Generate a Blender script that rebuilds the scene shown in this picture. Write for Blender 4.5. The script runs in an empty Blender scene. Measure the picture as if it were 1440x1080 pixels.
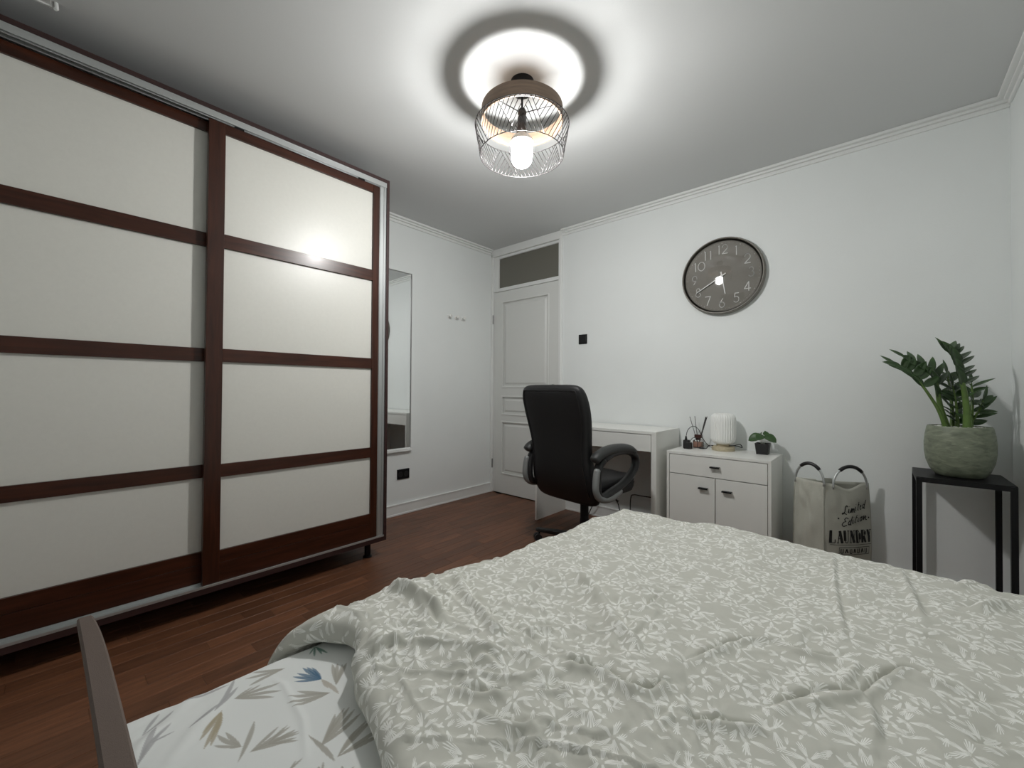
import bpy, math, random
import numpy as np
from mathutils import Vector, Matrix
D = bpy.data; SC = bpy.context.scene; COL = SC.collection
PI = math.pi
# ---------------------------------------------------------------- camera, world, exposure
def add_camera():
    f, yaw, pitch, roll = 582.53, 0.7242, 0.0118, 0.0065
    F = Vector((-math.sin(yaw)*math.cos(pitch), math.cos(yaw)*math.cos(pitch), math.sin(pitch)))
    R0 = Vector((math.cos(yaw), math.sin(yaw), 0)); U0 = R0.cross(F)
    R = R0*math.cos(roll) + U0*math.sin(roll); U = U0*math.cos(roll) - R0*math.sin(roll)
    cd = D.cameras.new('camera'); cd.sensor_width = 36; cd.lens = f*36/1440; cd.clip_start = .02
    o = D.objects.new('camera', cd); COL.objects.link(o)
    o.matrix_world = Matrix(((R.x, U.x, -F.x, 0), (R.y, U.y, -F.y, 0), (R.z, U.z, -F.z, 1.04), (0, 0, 0, 1)))
    SC.camera = o
add_camera()
w = D.worlds.new('night'); SC.world = w; w.use_nodes = True
w.node_tree.nodes['Background'].inputs[0].default_value = (.03, .04, .06, 1)
w.node_tree.nodes['Background'].inputs[1].default_value = .2
SC.view_settings.view_transform = 'Standard'; SC.view_settings.look = 'None'
SC.view_settings.exposure = 0.0; SC.view_settings.gamma = 1; SC.view_settings.use_curve_mapping = False
BULB_STRENGTH = 375.0
BULB_COLOUR = (1.0, .995, .975)
cy = SC.cycles
cy.use_denoising = True; cy.diffuse_bounces = 8; cy.max_bounces = 14; cy.glossy_bounces = 5
cy.transparent_max_bounces = 16; cy.sample_clamp_indirect = 6; cy.caustics_reflective = False; cy.caustics_refractive = False

# ---------------------------------------------------------------- materials
def mat(name, col, rough=.6, metal=0, spec=.5, noise=0, nscale=20, stretch=(1,1,1), bump=0, bscale=200, coat=0, sheen=0, tint=False, obj_coord=True):
    m = D.materials.new(name); m.use_nodes = True; nt = m.node_tree; N = nt.nodes; L = nt.links
    b = N['Principled BSDF']
    b.inputs['Base Color'].default_value = (*col, 1); b.inputs['Roughness'].default_value = rough
    b.inputs['Metallic'].default_value = metal; b.inputs['Specular IOR Level'].default_value = spec
    b.inputs['Coat Weight'].default_value = coat; b.inputs['Coat Roughness'].default_value = .15
    b.inputs['Sheen Weight'].default_value = sheen
    if noise or bump or tint:
        tc = N.new('ShaderNodeTexCoord'); mp = N.new('ShaderNodeMapping'); mp.inputs['Scale'].default_value = stretch
        L.new(tc.outputs['Object'], mp.inputs['Vector'])
        vec = mp.outputs['Vector']
        if tint:
            oi = N.new('ShaderNodeObjectInfo'); ad = N.new('ShaderNodeVectorMath'); ad.operation = 'ADD'
            L.new(oi.outputs['Location'], ad.inputs[0]); L.new(tc.outputs['Object'], ad.inputs[1]); L.new(ad.outputs[0], mp.inputs['Vector'])
    if noise:
        n = N.new('ShaderNodeTexNoise'); n.inputs['Scale'].default_value = nscale; n.inputs['Detail'].default_value = 6
        n.inputs['Distortion'].default_value = .6
        L.new(vec, n.inputs['Vector'])
        mr = N.new('ShaderNodeMapRange'); mr.inputs['From Min'].default_value = .3; mr.inputs['From Max'].default_value = .7
        mr.inputs['To Min'].default_value = 1-noise; mr.inputs['To Max'].default_value = 1+noise
        L.new(n.outputs['Fac'], mr.inputs['Value'])
        out = mr.outputs[0]
        if tint:
            at = N.new('ShaderNodeAttribute'); at.attribute_type = 'OBJECT'; at.attribute_name = 'tint'
            mu = N.new('ShaderNodeMath'); mu.operation = 'MULTIPLY'; L.new(out, mu.inputs[0]); L.new(at.outputs['Fac'], mu.inputs[1]); out = mu.outputs[0]
        vm = N.new('ShaderNodeVectorMath'); vm.operation = 'SCALE'; vm.inputs[0].default_value = col
        L.new(out, vm.inputs['Scale']); L.new(vm.outputs[0], b.inputs['Base Color'])
    if bump:
        n2 = N.new('ShaderNodeTexNoise'); n2.inputs['Scale'].default_value = bscale; n2.inputs['Detail'].default_value = 3
        L.new(vec, n2.inputs['Vector'])
        bp = N.new('ShaderNodeBump'); bp.inputs['Strength'].default_value = bump; bp.inputs['Distance'].default_value = .002
        L.new(n2.outputs['Fac'], bp.inputs['Height']); L.new(bp.outputs[0], b.inputs['Normal'])
    return m
M = {}
M['wall'] = mat('wall_paint', (.79,.815,.81), .8, spec=.25, noise=.012, nscale=3, bump=.25, bscale=260)
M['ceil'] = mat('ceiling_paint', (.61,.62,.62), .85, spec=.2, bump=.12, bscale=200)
M['trim'] = mat('white_trim', (.78,.79,.78), .45)
M['door'] = mat('door_paint', (.70,.71,.69), .4)
M['plank'] = mat('laminate', (.150,.062,.031), .40, spec=.4, noise=.28, nscale=7, stretch=(9,.8,1), tint=True, bump=.05, bscale=60)
M['under'] = mat('floor_joint', (.012,.006,.004), .8)
M['mah_v'] = mat('mahogany_upright', (.040,.0115,.0055), .3, spec=.35, noise=.4, nscale=7, stretch=(8,8,.6), coat=.06)
M['mah_h'] = mat('mahogany_rail', (.043,.0120,.0055), .3, spec=.35, noise=.4, nscale=7, stretch=(8,.6,8), coat=.06)
M['mah_case'] = mat('wardrobe_case', (.034,.014,.013), .45, noise=.2, nscale=7, stretch=(8,.6,8))
M['cream'] = mat('cream_panel', (.67,.665,.62), .36, noise=.015, nscale=60, bump=.06, bscale=600)
M['alu'] = mat('aluminium', (.55,.57,.57), .38, metal=.75)
M['white'] = mat('white_lacquer', (.80,.80,.77), .32)
M['black'] = mat('black_plastic', (.012,.012,.013), .4)
M['leather'] = mat('black_leatherette', (.010,.010,.011), .5, spec=.4, bump=.25, bscale=700)
M['armpad'] = mat('arm_pad', (.030,.032,.032), .5)
M['silver'] = mat('silver_plastic', (.26,.27,.27), .45, metal=.3)
M['blackmetal'] = mat('black_powder_coat', (.006,.006,.007), .42, spec=.25)
M['taupe'] = mat('taupe_fabric', (.135,.102,.086), .85, noise=.06, nscale=400, bump=.35, bscale=900)
M['mattress'] = mat('mattress_ticking', (.6,.6,.58), .9)
M['bedframe'] = mat('bed_frame_fabric', (.12,.095,.083), .85)
M['chrome'] = mat('chrome', (.75,.76,.76), .18, metal=1)
M['hinge'] = mat('hinge_steel', (.3,.3,.3), .35, metal=.9)
M['mirror'] = mat('mirror_silvering', (.86,.88,.88), .015, metal=1)
M['transom'] = mat('frosted_transom', (.155,.15,.125), .35, spec=.5)
M['ringwood'] = mat('lamp_veneer', (.24,.165,.115), .5, noise=.2, nscale=9, stretch=(1,1,9))
M['wire'] = mat('cage_wire', (.022,.020,.020), .35, metal=.3)
M['clockface'] = mat('clock_face', (.205,.190,.158), .55)
M['clockrim'] = mat('clock_rim', (.16,.148,.125), .42)
M['numeral'] = mat('numeral_white', (.85,.85,.82), .4)
M['potgreen'] = mat('glazed_green_pot', (.19,.215,.155), .5, noise=.32, nscale=26, stretch=(1,1,2.6), bump=.5, bscale=90)
M['pebble'] = mat('white_pebbles', (.78,.78,.75), .8)
M['leaf'] = mat('leaf_green', (.034,.074,.022), .33, noise=.3, nscale=20)
M['stem'] = mat('stem_green', (.085,.15,.030), .42, noise=.2, nscale=30)
M['leaf2'] = mat('pilea_green', (.035,.085,.022), .45, noise=.25, nscale=60)
M['canvas'] = mat('bag_canvas', (.50,.50,.44), .85, noise=.05, nscale=300, bump=.3, bscale=500)
M['ink'] = mat('black_print', (.010,.010,.010), .7)
M['opal'] = mat('opal_glass', (.84,.85,.83), .28)
M['beech'] = mat('pale_beech', (.46,.40,.28), .55, noise=.12, nscale=20, stretch=(4,1,4))
M['brown'] = mat('brown_cap', (.045,.012,.008), .4)
M['liquid'] = mat('amber_liquid', (.42,.25,.18), .25)
M['label'] = mat('rose_label', (.36,.20,.15), .5)
M['reed'] = mat('dark_reed', (.05,.045,.045), .7)
M['curtaintrack'] = mat('curtain_track', (.7,.7,.69), .4)

def mat_emit():
    m = D.materials.new('bulb_glow'); m.use_nodes = True; nt = m.node_tree; nt.nodes.clear()
    e = nt.nodes.new('ShaderNodeEmission'); e.inputs[0].default_value = (*BULB_COLOUR, 1); e.inputs[1].default_value = BULB_STRENGTH
    o = nt.nodes.new('ShaderNodeOutputMaterial'); nt.links.new(e.outputs[0], o.inputs[0]); return m
M['bulb'] = mat_emit()
def mat_glass(name, tint=(1,1,1), ior=1.5, rough=.02):
    m = D.materials.new(name); m.use_nodes = True; nt = m.node_tree; N = nt.nodes; N.clear(); L = nt.links
    t = N.new('ShaderNodeBsdfTransparent'); t.inputs[0].default_value = (*tint, 1)
    g = N.new('ShaderNodeBsdfGlossy'); g.inputs['Roughness'].default_value = rough
    fr = N.new('ShaderNodeFresnel'); fr.inputs[0].default_value = ior
    mx = N.new('ShaderNodeMixShader'); o = N.new('ShaderNodeOutputMaterial')
    L.new(fr.outputs[0], mx.inputs[0]); L.new(t.outputs[0], mx.inputs[1]); L.new(g.outputs[0], mx.inputs[2]); L.new(mx.outputs[0], o.inputs[0])
    return m
M['glass'] = mat_glass('clear_glass')
M['clockglass'] = mat_glass('clock_glass', (.95,.95,.95), 1.6, .035)
M['nightglass'] = mat_glass('window_glass', (.9,.93,.95))

def mat_duvet():
    """beige grey cotton printed with white brush-stroke petals (UV in metres)"""
    m = D.materials.new('duvet_print'); m.use_nodes = True; nt = m.node_tree; N = nt.nodes; L = nt.links
    b = N['Principled BSDF']; b.inputs['Roughness'].default_value = .85; b.inputs['Specular IOR Level'].default_value = .2
    b.inputs['Sheen Weight'].default_value = .08
    uv = N.new('ShaderNodeUVMap'); uv.uv_map = 'cloth'
    def val(x):
        return x
    def mth(op, a, c=None, d=None):
        n = N.new('ShaderNodeMath'); n.operation = op
        for i, x in enumerate((a, c, d)):
            if x is None: continue
            if isinstance(x, (int, float)): n.inputs[i].default_value = x
            else: L.new(x, n.inputs[i])
        return n.outputs[0]
    def layer(scale, off, nsec, rmin, rmax, rnd, kp):
        sc = N.new('ShaderNodeVectorMath'); sc.operation = 'MULTIPLY_ADD'
        L.new(uv.outputs[0], sc.inputs[0]); sc.inputs[1].default_value = (scale, scale, 0); sc.inputs[2].default_value = (off, off*1.7, 0)
        vo = N.new('ShaderNodeTexVoronoi'); vo.voronoi_dimensions = '2D'; vo.inputs['Scale'].default_value = 1; vo.inputs['Randomness'].default_value = rnd
        L.new(sc.outputs[0], vo.inputs['Vector'])
        sb = N.new('ShaderNodeVectorMath'); sb.operation = 'SUBTRACT'; L.new(sc.outputs[0], sb.inputs[0]); L.new(vo.outputs['Position'], sb.inputs[1])
        xy = N.new('ShaderNodeSeparateXYZ'); L.new(sb.outputs[0], xy.inputs[0])
        cc = N.new('ShaderNodeSeparateColor'); L.new(vo.outputs['Color'], cc.inputs[0])
        r = mth('SQRT', mth('ADD', mth('MULTIPLY', xy.outputs[0], xy.outputs[0]), mth('MULTIPLY', xy.outputs[1], xy.outputs[1])))
        ang = mth('ADD', mth('ARCTAN2', xy.outputs[1], xy.outputs[0]), mth('MULTIPLY', cc.outputs[0], 6.2832))
        k = mth('MULTIPLY', ang, nsec/6.28318)
        kf = mth('FLOOR', mth('MODULO', mth('ADD', k, 3*nsec), nsec)); fr = mth('SUBTRACT', mth('FRACT', k), .5)
        wn = N.new('ShaderNodeTexWhiteNoise'); wn.noise_dimensions = '2D'
        cb = N.new('ShaderNodeCombineXYZ'); L.new(kf, cb.inputs[0]); L.new(mth('MULTIPLY', cc.outputs[1], 91.7), cb.inputs[1]); L.new(cb.outputs[0], wn.inputs['Vector'])
        w2 = N.new('ShaderNodeSeparateColor'); L.new(wn.outputs['Color'], w2.inputs[0])
        phi = mth('ADD', mth('MULTIPLY', fr, 6.2832/nsec), mth('MULTIPLY', mth('SUBTRACT', w2.outputs[0], .5), .30 if nsec > 3 else 1.1))
        half = mth('ADD', .24, mth('MULTIPLY', w2.outputs[1], .13))
        tt = mth('DIVIDE', phi, half)
        t = tt
        rlen = mth('ADD', rmin, mth('MULTIPLY', w2.outputs[2], rmax-rmin))
        rl2 = mth('MULTIPLY', rlen, mth('SUBTRACT', 1.0, mth('MULTIPLY', mth('MULTIPLY', t, t), .60)))
        rn = mth('DIVIDE', mth('SUBTRACT', r, .06), mth('SUBTRACT', rl2, .06))      # 0 at the root, 1 at the tip
        stroke = mth('COSINE', mth('MULTIPLY', t, PI*5.0))
        thr = mth('ADD', -1.7, mth('MULTIPLY', rn, 2.0))
        s = mth('MULTIPLY', mth('SUBTRACT', stroke, thr), 2.6)
        def sat(x):
            n = N.new('ShaderNodeClamp'); L.new(x, n.inputs[0]); return n.outputs[0]
        inside = sat(mth('MULTIPLY', mth('SUBTRACT', 1.0, mth('ABSOLUTE', t)), 9))
        a0 = sat(mth('MULTIPLY', rn, 12)); a1 = sat(mth('MULTIPLY', mth('SUBTRACT', 1.0, rn), 9))
        # leave out about one petal bunch in seven
        keep = mth('LESS_THAN', mth('FRACT', mth('MULTIPLY', w2.outputs[0], 7.3)), kp)
        return mth('MULTIPLY', mth('MULTIPLY', mth('MULTIPLY', sat(s), inside), mth('MULTIPLY', a0, a1)), keep)
    a = layer(15.5, 0.0, 5, .44, .66, .75, .88)
    a2 = mth('MAXIMUM', layer(20.0, 7.37, 3, .40, .66, .95, .85), layer(24.0, 3.91, 2, .45, .70, 1.0, .8))
    both = mth('MAXIMUM', a, mth('MULTIPLY', a2, .95))
    mx = N.new('ShaderNodeMix'); mx.data_type = 'RGBA'
    mx.inputs['A'].default_value = (.59,.59,.535,1); mx.inputs['B'].default_value = (.93,.935,.90,1)
    L.new(mth('MULTIPLY', both, .92), mx.inputs['Factor']); L.new(mx.outputs['Result'], b.inputs['Base Color'])
    nz = N.new('ShaderNodeTexNoise'); nz.inputs['Scale'].default_value = 900; L.new(uv.outputs[0], nz.inputs['Vector'])
    bp = N.new('ShaderNodeBump'); bp.inputs['Strength'].default_value = .12; bp.inputs['Distance'].default_value = .001
    L.new(nz.outputs['Fac'], bp.inputs['Height']); L.new(bp.outputs[0], b.inputs['Normal'])
    return m
M['duvet'] = mat_duvet()
def mat_sheet():
    m = D.materials.new('sheet_print'); m.use_nodes = True; nt = m.node_tree; N = nt.nodes; L = nt.links
    b = N['Principled BSDF']; b.inputs['Roughness'].default_value = .85; b.inputs['Specular IOR Level'].default_value = .2
    at = N.new('ShaderNodeAttribute'); at.attribute_name = 'print'; L.new(at.outputs['Color'], b.inputs['Base Color'])
    return m
M['sheet'] = mat_sheet()

# ---------------------------------------------------------------- mesh helpers
class MB:
    def __init__(s): s.v = []; s.f = []
    def add(s, vs, fs):
        k = len(s.v); s.v += [tuple(p) for p in vs]; s.f += [tuple(i+k for i in f) for f in fs]; return s
    def box(s, x0, x1, y0, y1, z0, z1):
        return s.add([(x0,y0,z0),(x1,y0,z0),(x1,y1,z0),(x0,y1,z0),(x0,y0,z1),(x1,y0,z1),(x1,y1,z1),(x0,y1,z1)],
                     [(0,3,2,1),(4,5,6,7),(0,1,5,4),(1,2,6,5),(2,3,7,6),(3,0,4,7)])
    def loft(s, rings, cap0=True, cap1=True, closed=True):
        n = len(rings[0]); vs = [p for r in rings for p in r]; fs = []
        for i in range(len(rings)-1):
            for j in range(n if closed else n-1):
                a = i*n+j; b_ = i*n+(j+1)%n; fs.append((a, b_, b_+n, a+n))
        if cap0: fs.append(tuple(range(n))[::-1])
        if cap1: fs.append(tuple((len(rings)-1)*n+j for j in range(n)))
        return s.add(vs, fs)
    def lathe(s, c, prof, n=32, flute=0, nfl=0):
        rings = []
        for (r, z) in prof:
            ring = []
            for j in range(n):
                a = 2*PI*j/n; rr = max(r, 1e-5)*(1+flute*math.cos(nfl*a))
                ring.append((c[0]+rr*math.cos(a), c[1]+rr*math.sin(a), c[2]+z))
            rings.append(ring)
        return s.loft(rings, True, True)
    def tube(s, pts, r, n=8, closed=False, flat=None):
        P = [Vector(p) for p in pts]; m = len(P); rad = r if hasattr(r, '__len__') else [r]*m
        T = []
        for i in range(m):
            if closed: t = P[(i+1)%m]-P[i-1]
            else: t = P[min(i+1, m-1)]-P[max(i-1, 0)]
            T.append(t.normalized())
        up = Vector((0,0,1)) if abs(T[0].z) < .9 else Vector((1,0,0))
        nrm = (up - T[0]*up.dot(T[0])).normalized(); rings = []
        for i in range(m):
            nrm = (nrm - T[i]*nrm.dot(T[i])).normalized(); bi = T[i].cross(nrm)
            rings.append([tuple(P[i] + (nrm*math.cos(2*PI*j/n) + bi*math.sin(2*PI*j/n)*(flat or 1))*rad[i]) for j in range(n)])
        if closed: rings.append(rings[0]); return s.loft(rings, False, False)
        return s.loft(rings)
def spline(pts, n=8):
    P = [np.array(p, float) for p in pts]; P = [2*P[0]-P[1]] + P + [2*P[-1]-P[-2]]; out = []
    for i in range(1, len(P)-2):
        for k in range(n):
            t = k/n; p0, p1, p2, p3 = P[i-1:i+3]
            out.append(tuple(.5*((2*p1)+(-p0+p2)*t+(2*p0-5*p1+4*p2-p3)*t*t+(-p0+3*p1-3*p2+p3)*t**3)))
    out.append(tuple(P[-2])); return out
ORG = {}
def link(o, parent=None):
    COL.objects.link(o)
    if parent is not None: o.parent = parent
    return o
def meta(o, label=None, cat=None, group=None, kind=None):
    if label: o['label'] = label
    if cat: o['category'] = cat
    if group: o['group'] = group
    if kind: o['kind'] = kind
    return o
def thing(name, loc, label, cat, group=None):
    o = D.objects.new(name, None); o.empty_display_size = .1; o.location = loc; link(o); ORG[o.name] = Vector(loc)
    return meta(o, label, cat, group)
def build(name, mb, m, parent=None, origin=None, smooth=False, bevel=0, seg=2, label=None, kind=None, auto=None):
    """one mesh object; vertices are given in world metres and stored about the parent's (or its own) origin"""
    if parent is not None: og = ORG[parent.name]
    elif origin is not None: og = Vector(origin)
    else:
        a = np.array(mb.v); og = Vector(((a[:,0].min()+a[:,0].max())/2, (a[:,1].min()+a[:,1].max())/2, a[:,2].min()))
    me = D.meshes.new(name); me.from_pydata([(p[0]-og.x, p[1]-og.y, p[2]-og.z) for p in mb.v], [], mb.f); me.validate(); me.update()
    if m is not None: me.materials.append(M[m] if isinstance(m, str) else m)
    if smooth: me.polygons.foreach_set('use_smooth', [True]*len(me.polygons))
    if auto: me.set_sharp_from_angle(angle=math.radians(auto))
    o = D.objects.new(name, me); link(o, parent)
    if parent is None: o.location = og
    ORG[o.name] = og
    if bevel:
        b = o.modifiers.new('bevel', 'BEVEL'); b.width = bevel; b.segments = seg; b.limit_method = 'ANGLE'; b.angle_limit = math.radians(40)
        b.harden_normals = False
    meta(o, label, kind=kind); return o
def B(x0, x1, y0, y1, z0, z1): return MB().box(x0, x1, y0, y1, z0, z1)
def struct(name, mb, m, parent=None, **k):
    return build(name, mb, m, parent, kind=None if parent is not None else 'structure', **k)

# ---------------------------------------------------------------- noise
rng0 = np.random.RandomState(11)
_G = rng0.rand(256, 256)*2-1
def noise2(x, y, seed=0):
    x = x+seed*13.7; y = y+seed*7.1
    xi = np.floor(x).astype(int); yi = np.floor(y).astype(int); fx = x-xi; fy = y-yi
    u = fx*fx*fx*(fx*(fx*6-15)+10); v = fy*fy*fy*(fy*(fy*6-15)+10)
    g = lambda a, b: _G[(a+seed*31) % 256, (b+seed*17) % 256]
    return (g(xi,yi)*(1-u)+g(xi+1,yi)*u)*(1-v)+(g(xi,yi+1)*(1-u)+g(xi+1,yi+1)*u)*v
def polydist(X, Y, pts):
    """distance to a polyline and the 0..1 position along it"""
    P = np.array(pts, float); seg = np.linalg.norm(P[1:]-P[:-1], axis=1); tot = seg.sum(); acc = 0
    best = np.full(X.shape, 1e9); U = np.zeros(X.shape); S = np.zeros(X.shape)
    for i in range(len(P)-1):
        a = P[i]; d = P[i+1]-a; L2 = d@d
        t = np.clip(((X-a[0])*d[0]+(Y-a[1])*d[1])/L2, 0, 1)
        dx = X-a[0]-t*d[0]; dy = Y-a[1]-t*d[1]; dd = np.hypot(dx, dy); m = dd < best
        best = np.where(m, dd, best); U = np.where(m, (acc+t*seg[i])/tot, U); S = np.where(m, np.sign(d[0]*dy-d[1]*dx), S)
        acc += seg[i]
    return best, U, S
# ================================================================ THE ROOM
XL, XR, YB, YR, ZC = -2.953, .472, 3.026, -.42, 2.445
WT = .12
fl = struct('floor', B(XL-WT, XR+WT, YR-WT, YB+.8, -.12, -.0095), 'under')
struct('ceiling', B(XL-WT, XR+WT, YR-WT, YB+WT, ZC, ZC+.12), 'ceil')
struct('wall_left', B(XL-WT, XL, YR-WT, YB+WT, -.01, ZC), 'wall')
struct('wall_right', B(XR, XR+WT, YR-WT, YB+WT, -.01, ZC), 'wall')
# far wall with the door opening (x -2.90 .. -2.10)
DX0, DX1, DZ = -2.953, -2.098, 2.40
struct('wall_back', MB().box(DX1, XR, YB, YB+WT, -.01, ZC).box(DX0, DX1, YB, YB+WT, DZ, ZC), 'wall')
# rear wall with a window opening, behind the camera
WX0, WX1, WZ0, WZ1 = -1.75, -.25, .85, 2.15
struct('wall_rear', MB().box(XL, WX0, YR-WT, YR, -.01, ZC).box(WX1, XR, YR-WT, YR, -.01, ZC)
       .box(WX0, WX1, YR-WT, YR, -.01, WZ0).box(WX0, WX1, YR-WT, YR, WZ1, ZC), 'wall')
wf = struct('window_1', MB().box(WX0, WX0+.06, YR-.09, YR-.02, WZ0, WZ1).box(WX1-.06, WX1, YR-.09, YR-.02, WZ0, WZ1)
       .box(WX0, WX1, YR-.09, YR-.02, WZ0, WZ0+.06).box(WX0, WX1, YR-.09, YR-.02, WZ1-.06, WZ1)
       .box((WX0+WX1)/2-.05, (WX0+WX1)/2+.05, YR-.085, YR-.015, WZ0, WZ1), 'trim', bevel=.003)
for a, b in ((WX0+.06, (WX0+WX1)/2-.05), ((WX0+WX1)/2+.05, WX1-.06)):
    build('pane', B(a, b, YR-.058, YR-.052, WZ0+.06, WZ1-.06), 'nightglass', wf)
build('window_sill', B(WX0-.04, WX1+.04, YR-.02, YR+.12, WZ0-.03, WZ0), 'trim', wf, bevel=.004)
# laminate strips
def planks():
    random.seed(4)
    Wd, gap, th = .0745, .0006, .009
    lens = [.30, .38, .46, .54]; shared = {}
    def mesh_for(L):
        if L not in shared:
            h = Wd/2-gap; c = .0006
            mb = MB(); mb.loft([[(-h,0,-th),(h,0,-th),(h,L-gap,-th),(-h,L-gap,-th)], [(-h,0,-c),(h,0,-c),(h,L-gap,-c),(-h,L-gap,-c)],
                                [(-h+c,c,0),(h-c,c,0),(h-c,L-gap-c,0),(-h+c,L-gap-c,0)]])
            me = D.meshes.new('plank'); me.from_pydata(mb.v, [], mb.f); me.materials.append(M['plank']); shared[L] = me
        return shared[L]
    rest = MB(); n = 0
    x = XL; row = 0
    while x < XR-.001:
        xc = x+Wd/2; y = YR-random.random()*.3; tintrow = 0
        while y < YB-.001:
            L = random.choice(lens)
            y0, y1 = max(y, YR), min(y+L, YB)
            seen = (-2.60 < xc < -1.0 and y1 > -.35) or (xc <= -2.60 and y1 > 1.35) or (-1.0 <= xc < -.5 and y0 > 1.85)
            if y1-y0 > .02:
                if seen and y >= YR-.0 and y+L <= YB+.02:
                    o = D.objects.new('plank', mesh_for(L)); o.location = (xc, y, 0); link(o, fl)
                    # the floor keeps its own origin, so give the child its world place
                    o.location = Vector((xc, y, 0))-ORG[fl.name]; o['tint'] = random.choice([.82,.90,.96,1.0,1.05,1.12,1.24]); n += 1
                elif seen:
                    o = build('plank', B(xc-Wd/2+gap, xc+Wd/2-gap, y0, y1-gap, -th, 0), 'plank', fl); o['tint'] = random.choice([.8,.95,1.1,1.25]); n += 1
                else: rest.box(xc-Wd/2+gap, xc+Wd/2-gap, y0, y1-gap, -th, 0)
            y += L
        x += Wd; row += 1
    o = build('plank', rest, 'plank', fl, kind='stuff'); o['tint'] = 1.0
    print('planks', n)
planks()
# coving in two steps
def coving(name, horiz, pos, a, b, sgn):
    mb = MB()
    for (d0, d1, z0, z1) in ((0, .012, ZC-.052, ZC-.030), (0, .026, ZC-.030, ZC-.016), (0, .046, ZC-.016, ZC)):
        if horiz: mb.box(a, b, *(sorted((pos, pos+sgn*d1))), z0, z1)
        else: mb.box(*(sorted((pos, pos+sgn*d1))), a, b, z0, z1)
    return struct(name, mb, 'trim', bevel=.003)
coving('trim_1', True, YB, -2.082, XR, -1)
coving('trim_2', False, XL, YR, YB-.03, 1)
coving('trim_3', False, XR, YR, YB-.046, -1)
coving('trim_4', True, YR, XL+.046, XR-.046, 1)
# skirting: low board with a slim bead at its foot and top
def skirt(name, horiz, pos, a, b, sgn):
    mb = MB()
    for d1, z0, z1 in ((.013, 0, .092), (.018, 0, .014), (.017, .082, .093)):
        if horiz: mb.box(a, b, *(sorted((pos, pos+sgn*d1))), z0, z1)
        else: mb.box(*(sorted((pos, pos+sgn*d1))), a, b, z0, z1)
    return struct(name, mb, 'trim', bevel=.0025)
skirt('baseboard_left', False, XL, YR, YB-.02, 1)
skirt('baseboard_right', False, XR, YR, YB-.02, -1)
skirt('baseboard_back', True, YB, -2.07, XR, -1)
skirt('baseboard_rear', True, YR, XL+.02, XR-.02, 1)
# ---- door_1: casing up to the ceiling, transom pane, four-panel leaf
d = struct('door_1', MB().box(-2.953, -2.930, YB-.022, YB+WT, 0, 2.40).box(-2.123, -2.098, YB-.004, YB+WT, 0, 2.40)
           .box(-2.950, -2.098, YB-.004, YB+WT, 2.375, 2.405).box(-2.930, -2.123, YB-.004, YB+WT, 2.015, 2.035), 'trim', bevel=.003)
build('casing', MB().box(-2.952, -2.080, YB-.022, YB, 2.372, ZC-.001).box(-2.118, -2.080, YB-.022, YB, 0, 2.372), 'trim', d, bevel=.004)
build('casing', MB().box(-2.100, -2.088, YB-.030, YB-.02, 0, 2.40), 'trim', d, bevel=.004)
tf = build('transom_frame', MB().box(-2.930, -2.868, YB+.004, YB+.045, 2.035, 2.375).box(-2.135, -2.123, YB+.004, YB+.045, 2.035, 2.375)
           .box(-2.868, -2.135, YB+.004, YB+.045, 2.035, 2.052).box(-2.868, -2.135, YB+.004, YB+.045, 2.350, 2.375), 'trim', d, bevel=.003)
build('transom_pane', B(-2.869, -2.134, YB+.020, YB+.028, 2.050, 2.352), 'transom', tf)
LX0, LX1, LY0, LY1, LZ0, LZ1 = -2.928, -2.126, YB+.003, YB+.043, .008, 2.012
PX0, PX1 = -2.812, -2.242
pz = [(.20, .715), (.785, .965), (1.055, 1.905)]
mb = MB().box(LX0, PX0, LY0, LY1, LZ0, LZ1).box(PX1, LX1, LY0, LY1, LZ0, LZ1)
zz = LZ0
for a, b in pz: mb.box(PX0, PX1, LY0, LY1, zz, a); zz = b
mb.box(PX0, PX1, LY0, LY1, zz, LZ1)
leaf = build('door_leaf', mb, 'door', d)
for a, b in pz:
    q = MB(); y0 = LY0+.012; i = .028
    q.box(PX0, PX1, y0, LY1-.012, a, b)
    q.loft([[(PX0+i,y0,a+i),(PX1-i,y0,a+i),(PX1-i,y0,b-i),(PX0+i,y0,b-i)], [(PX0+i+.016,y0-.009,a+i+.016),(PX1-i-.016,y0-.009,a+i+.016),(PX1-i-.016,y0-.009,b-i-.016),(PX0+i+.016,y0-.009,b-i-.016)]])
    build('door_panel', q, 'door', leaf)
    f = MB()
    f.box(PX0-.006, PX1+.006, LY0-.006, LY0+.008, a-.006, a+.009).box(PX0-.006, PX1+.006, LY0-.006, LY0+.008, b-.009, b+.006)
    f.box(PX0-.006, PX0+.009, LY0-.006, LY0+.008, a, b).box(PX1-.009, PX1+.006, LY0-.006, LY0+.008, a, b)
    build('panel_moulding', f, 'door', leaf, bevel=.004)
for z in (.29, 1.74):
    build('hinge', MB().tube([(-2.932, YB-.010, z-.045), (-2.932, YB-.010, z+.045)], .008, 10), 'hinge', d, smooth=False)
h = MB(); hx, hz = -2.185, 1.060
ring = lambda r, y: [(hx+r*math.cos(2*PI*j/20), y, hz+r*math.sin(2*PI*j/20)) for j in range(20)]
h.loft([ring(.025, LY0), ring(.025, LY0-.010)]); h.tube([(hx, LY0-.008, hz), (hx, LY0-.05, hz)], .010, 12)
h.tube(spline([(hx+.004, LY0-.052, hz), (hx-.05, LY0-.054, hz+.003), (hx-.10, LY0-.054, hz+.002), (hx-.125, LY0-.052, hz-.008)], 5), .0085, 10)
build('door_handle', h, 'hinge', d, smooth=True, auto=40)
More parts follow.
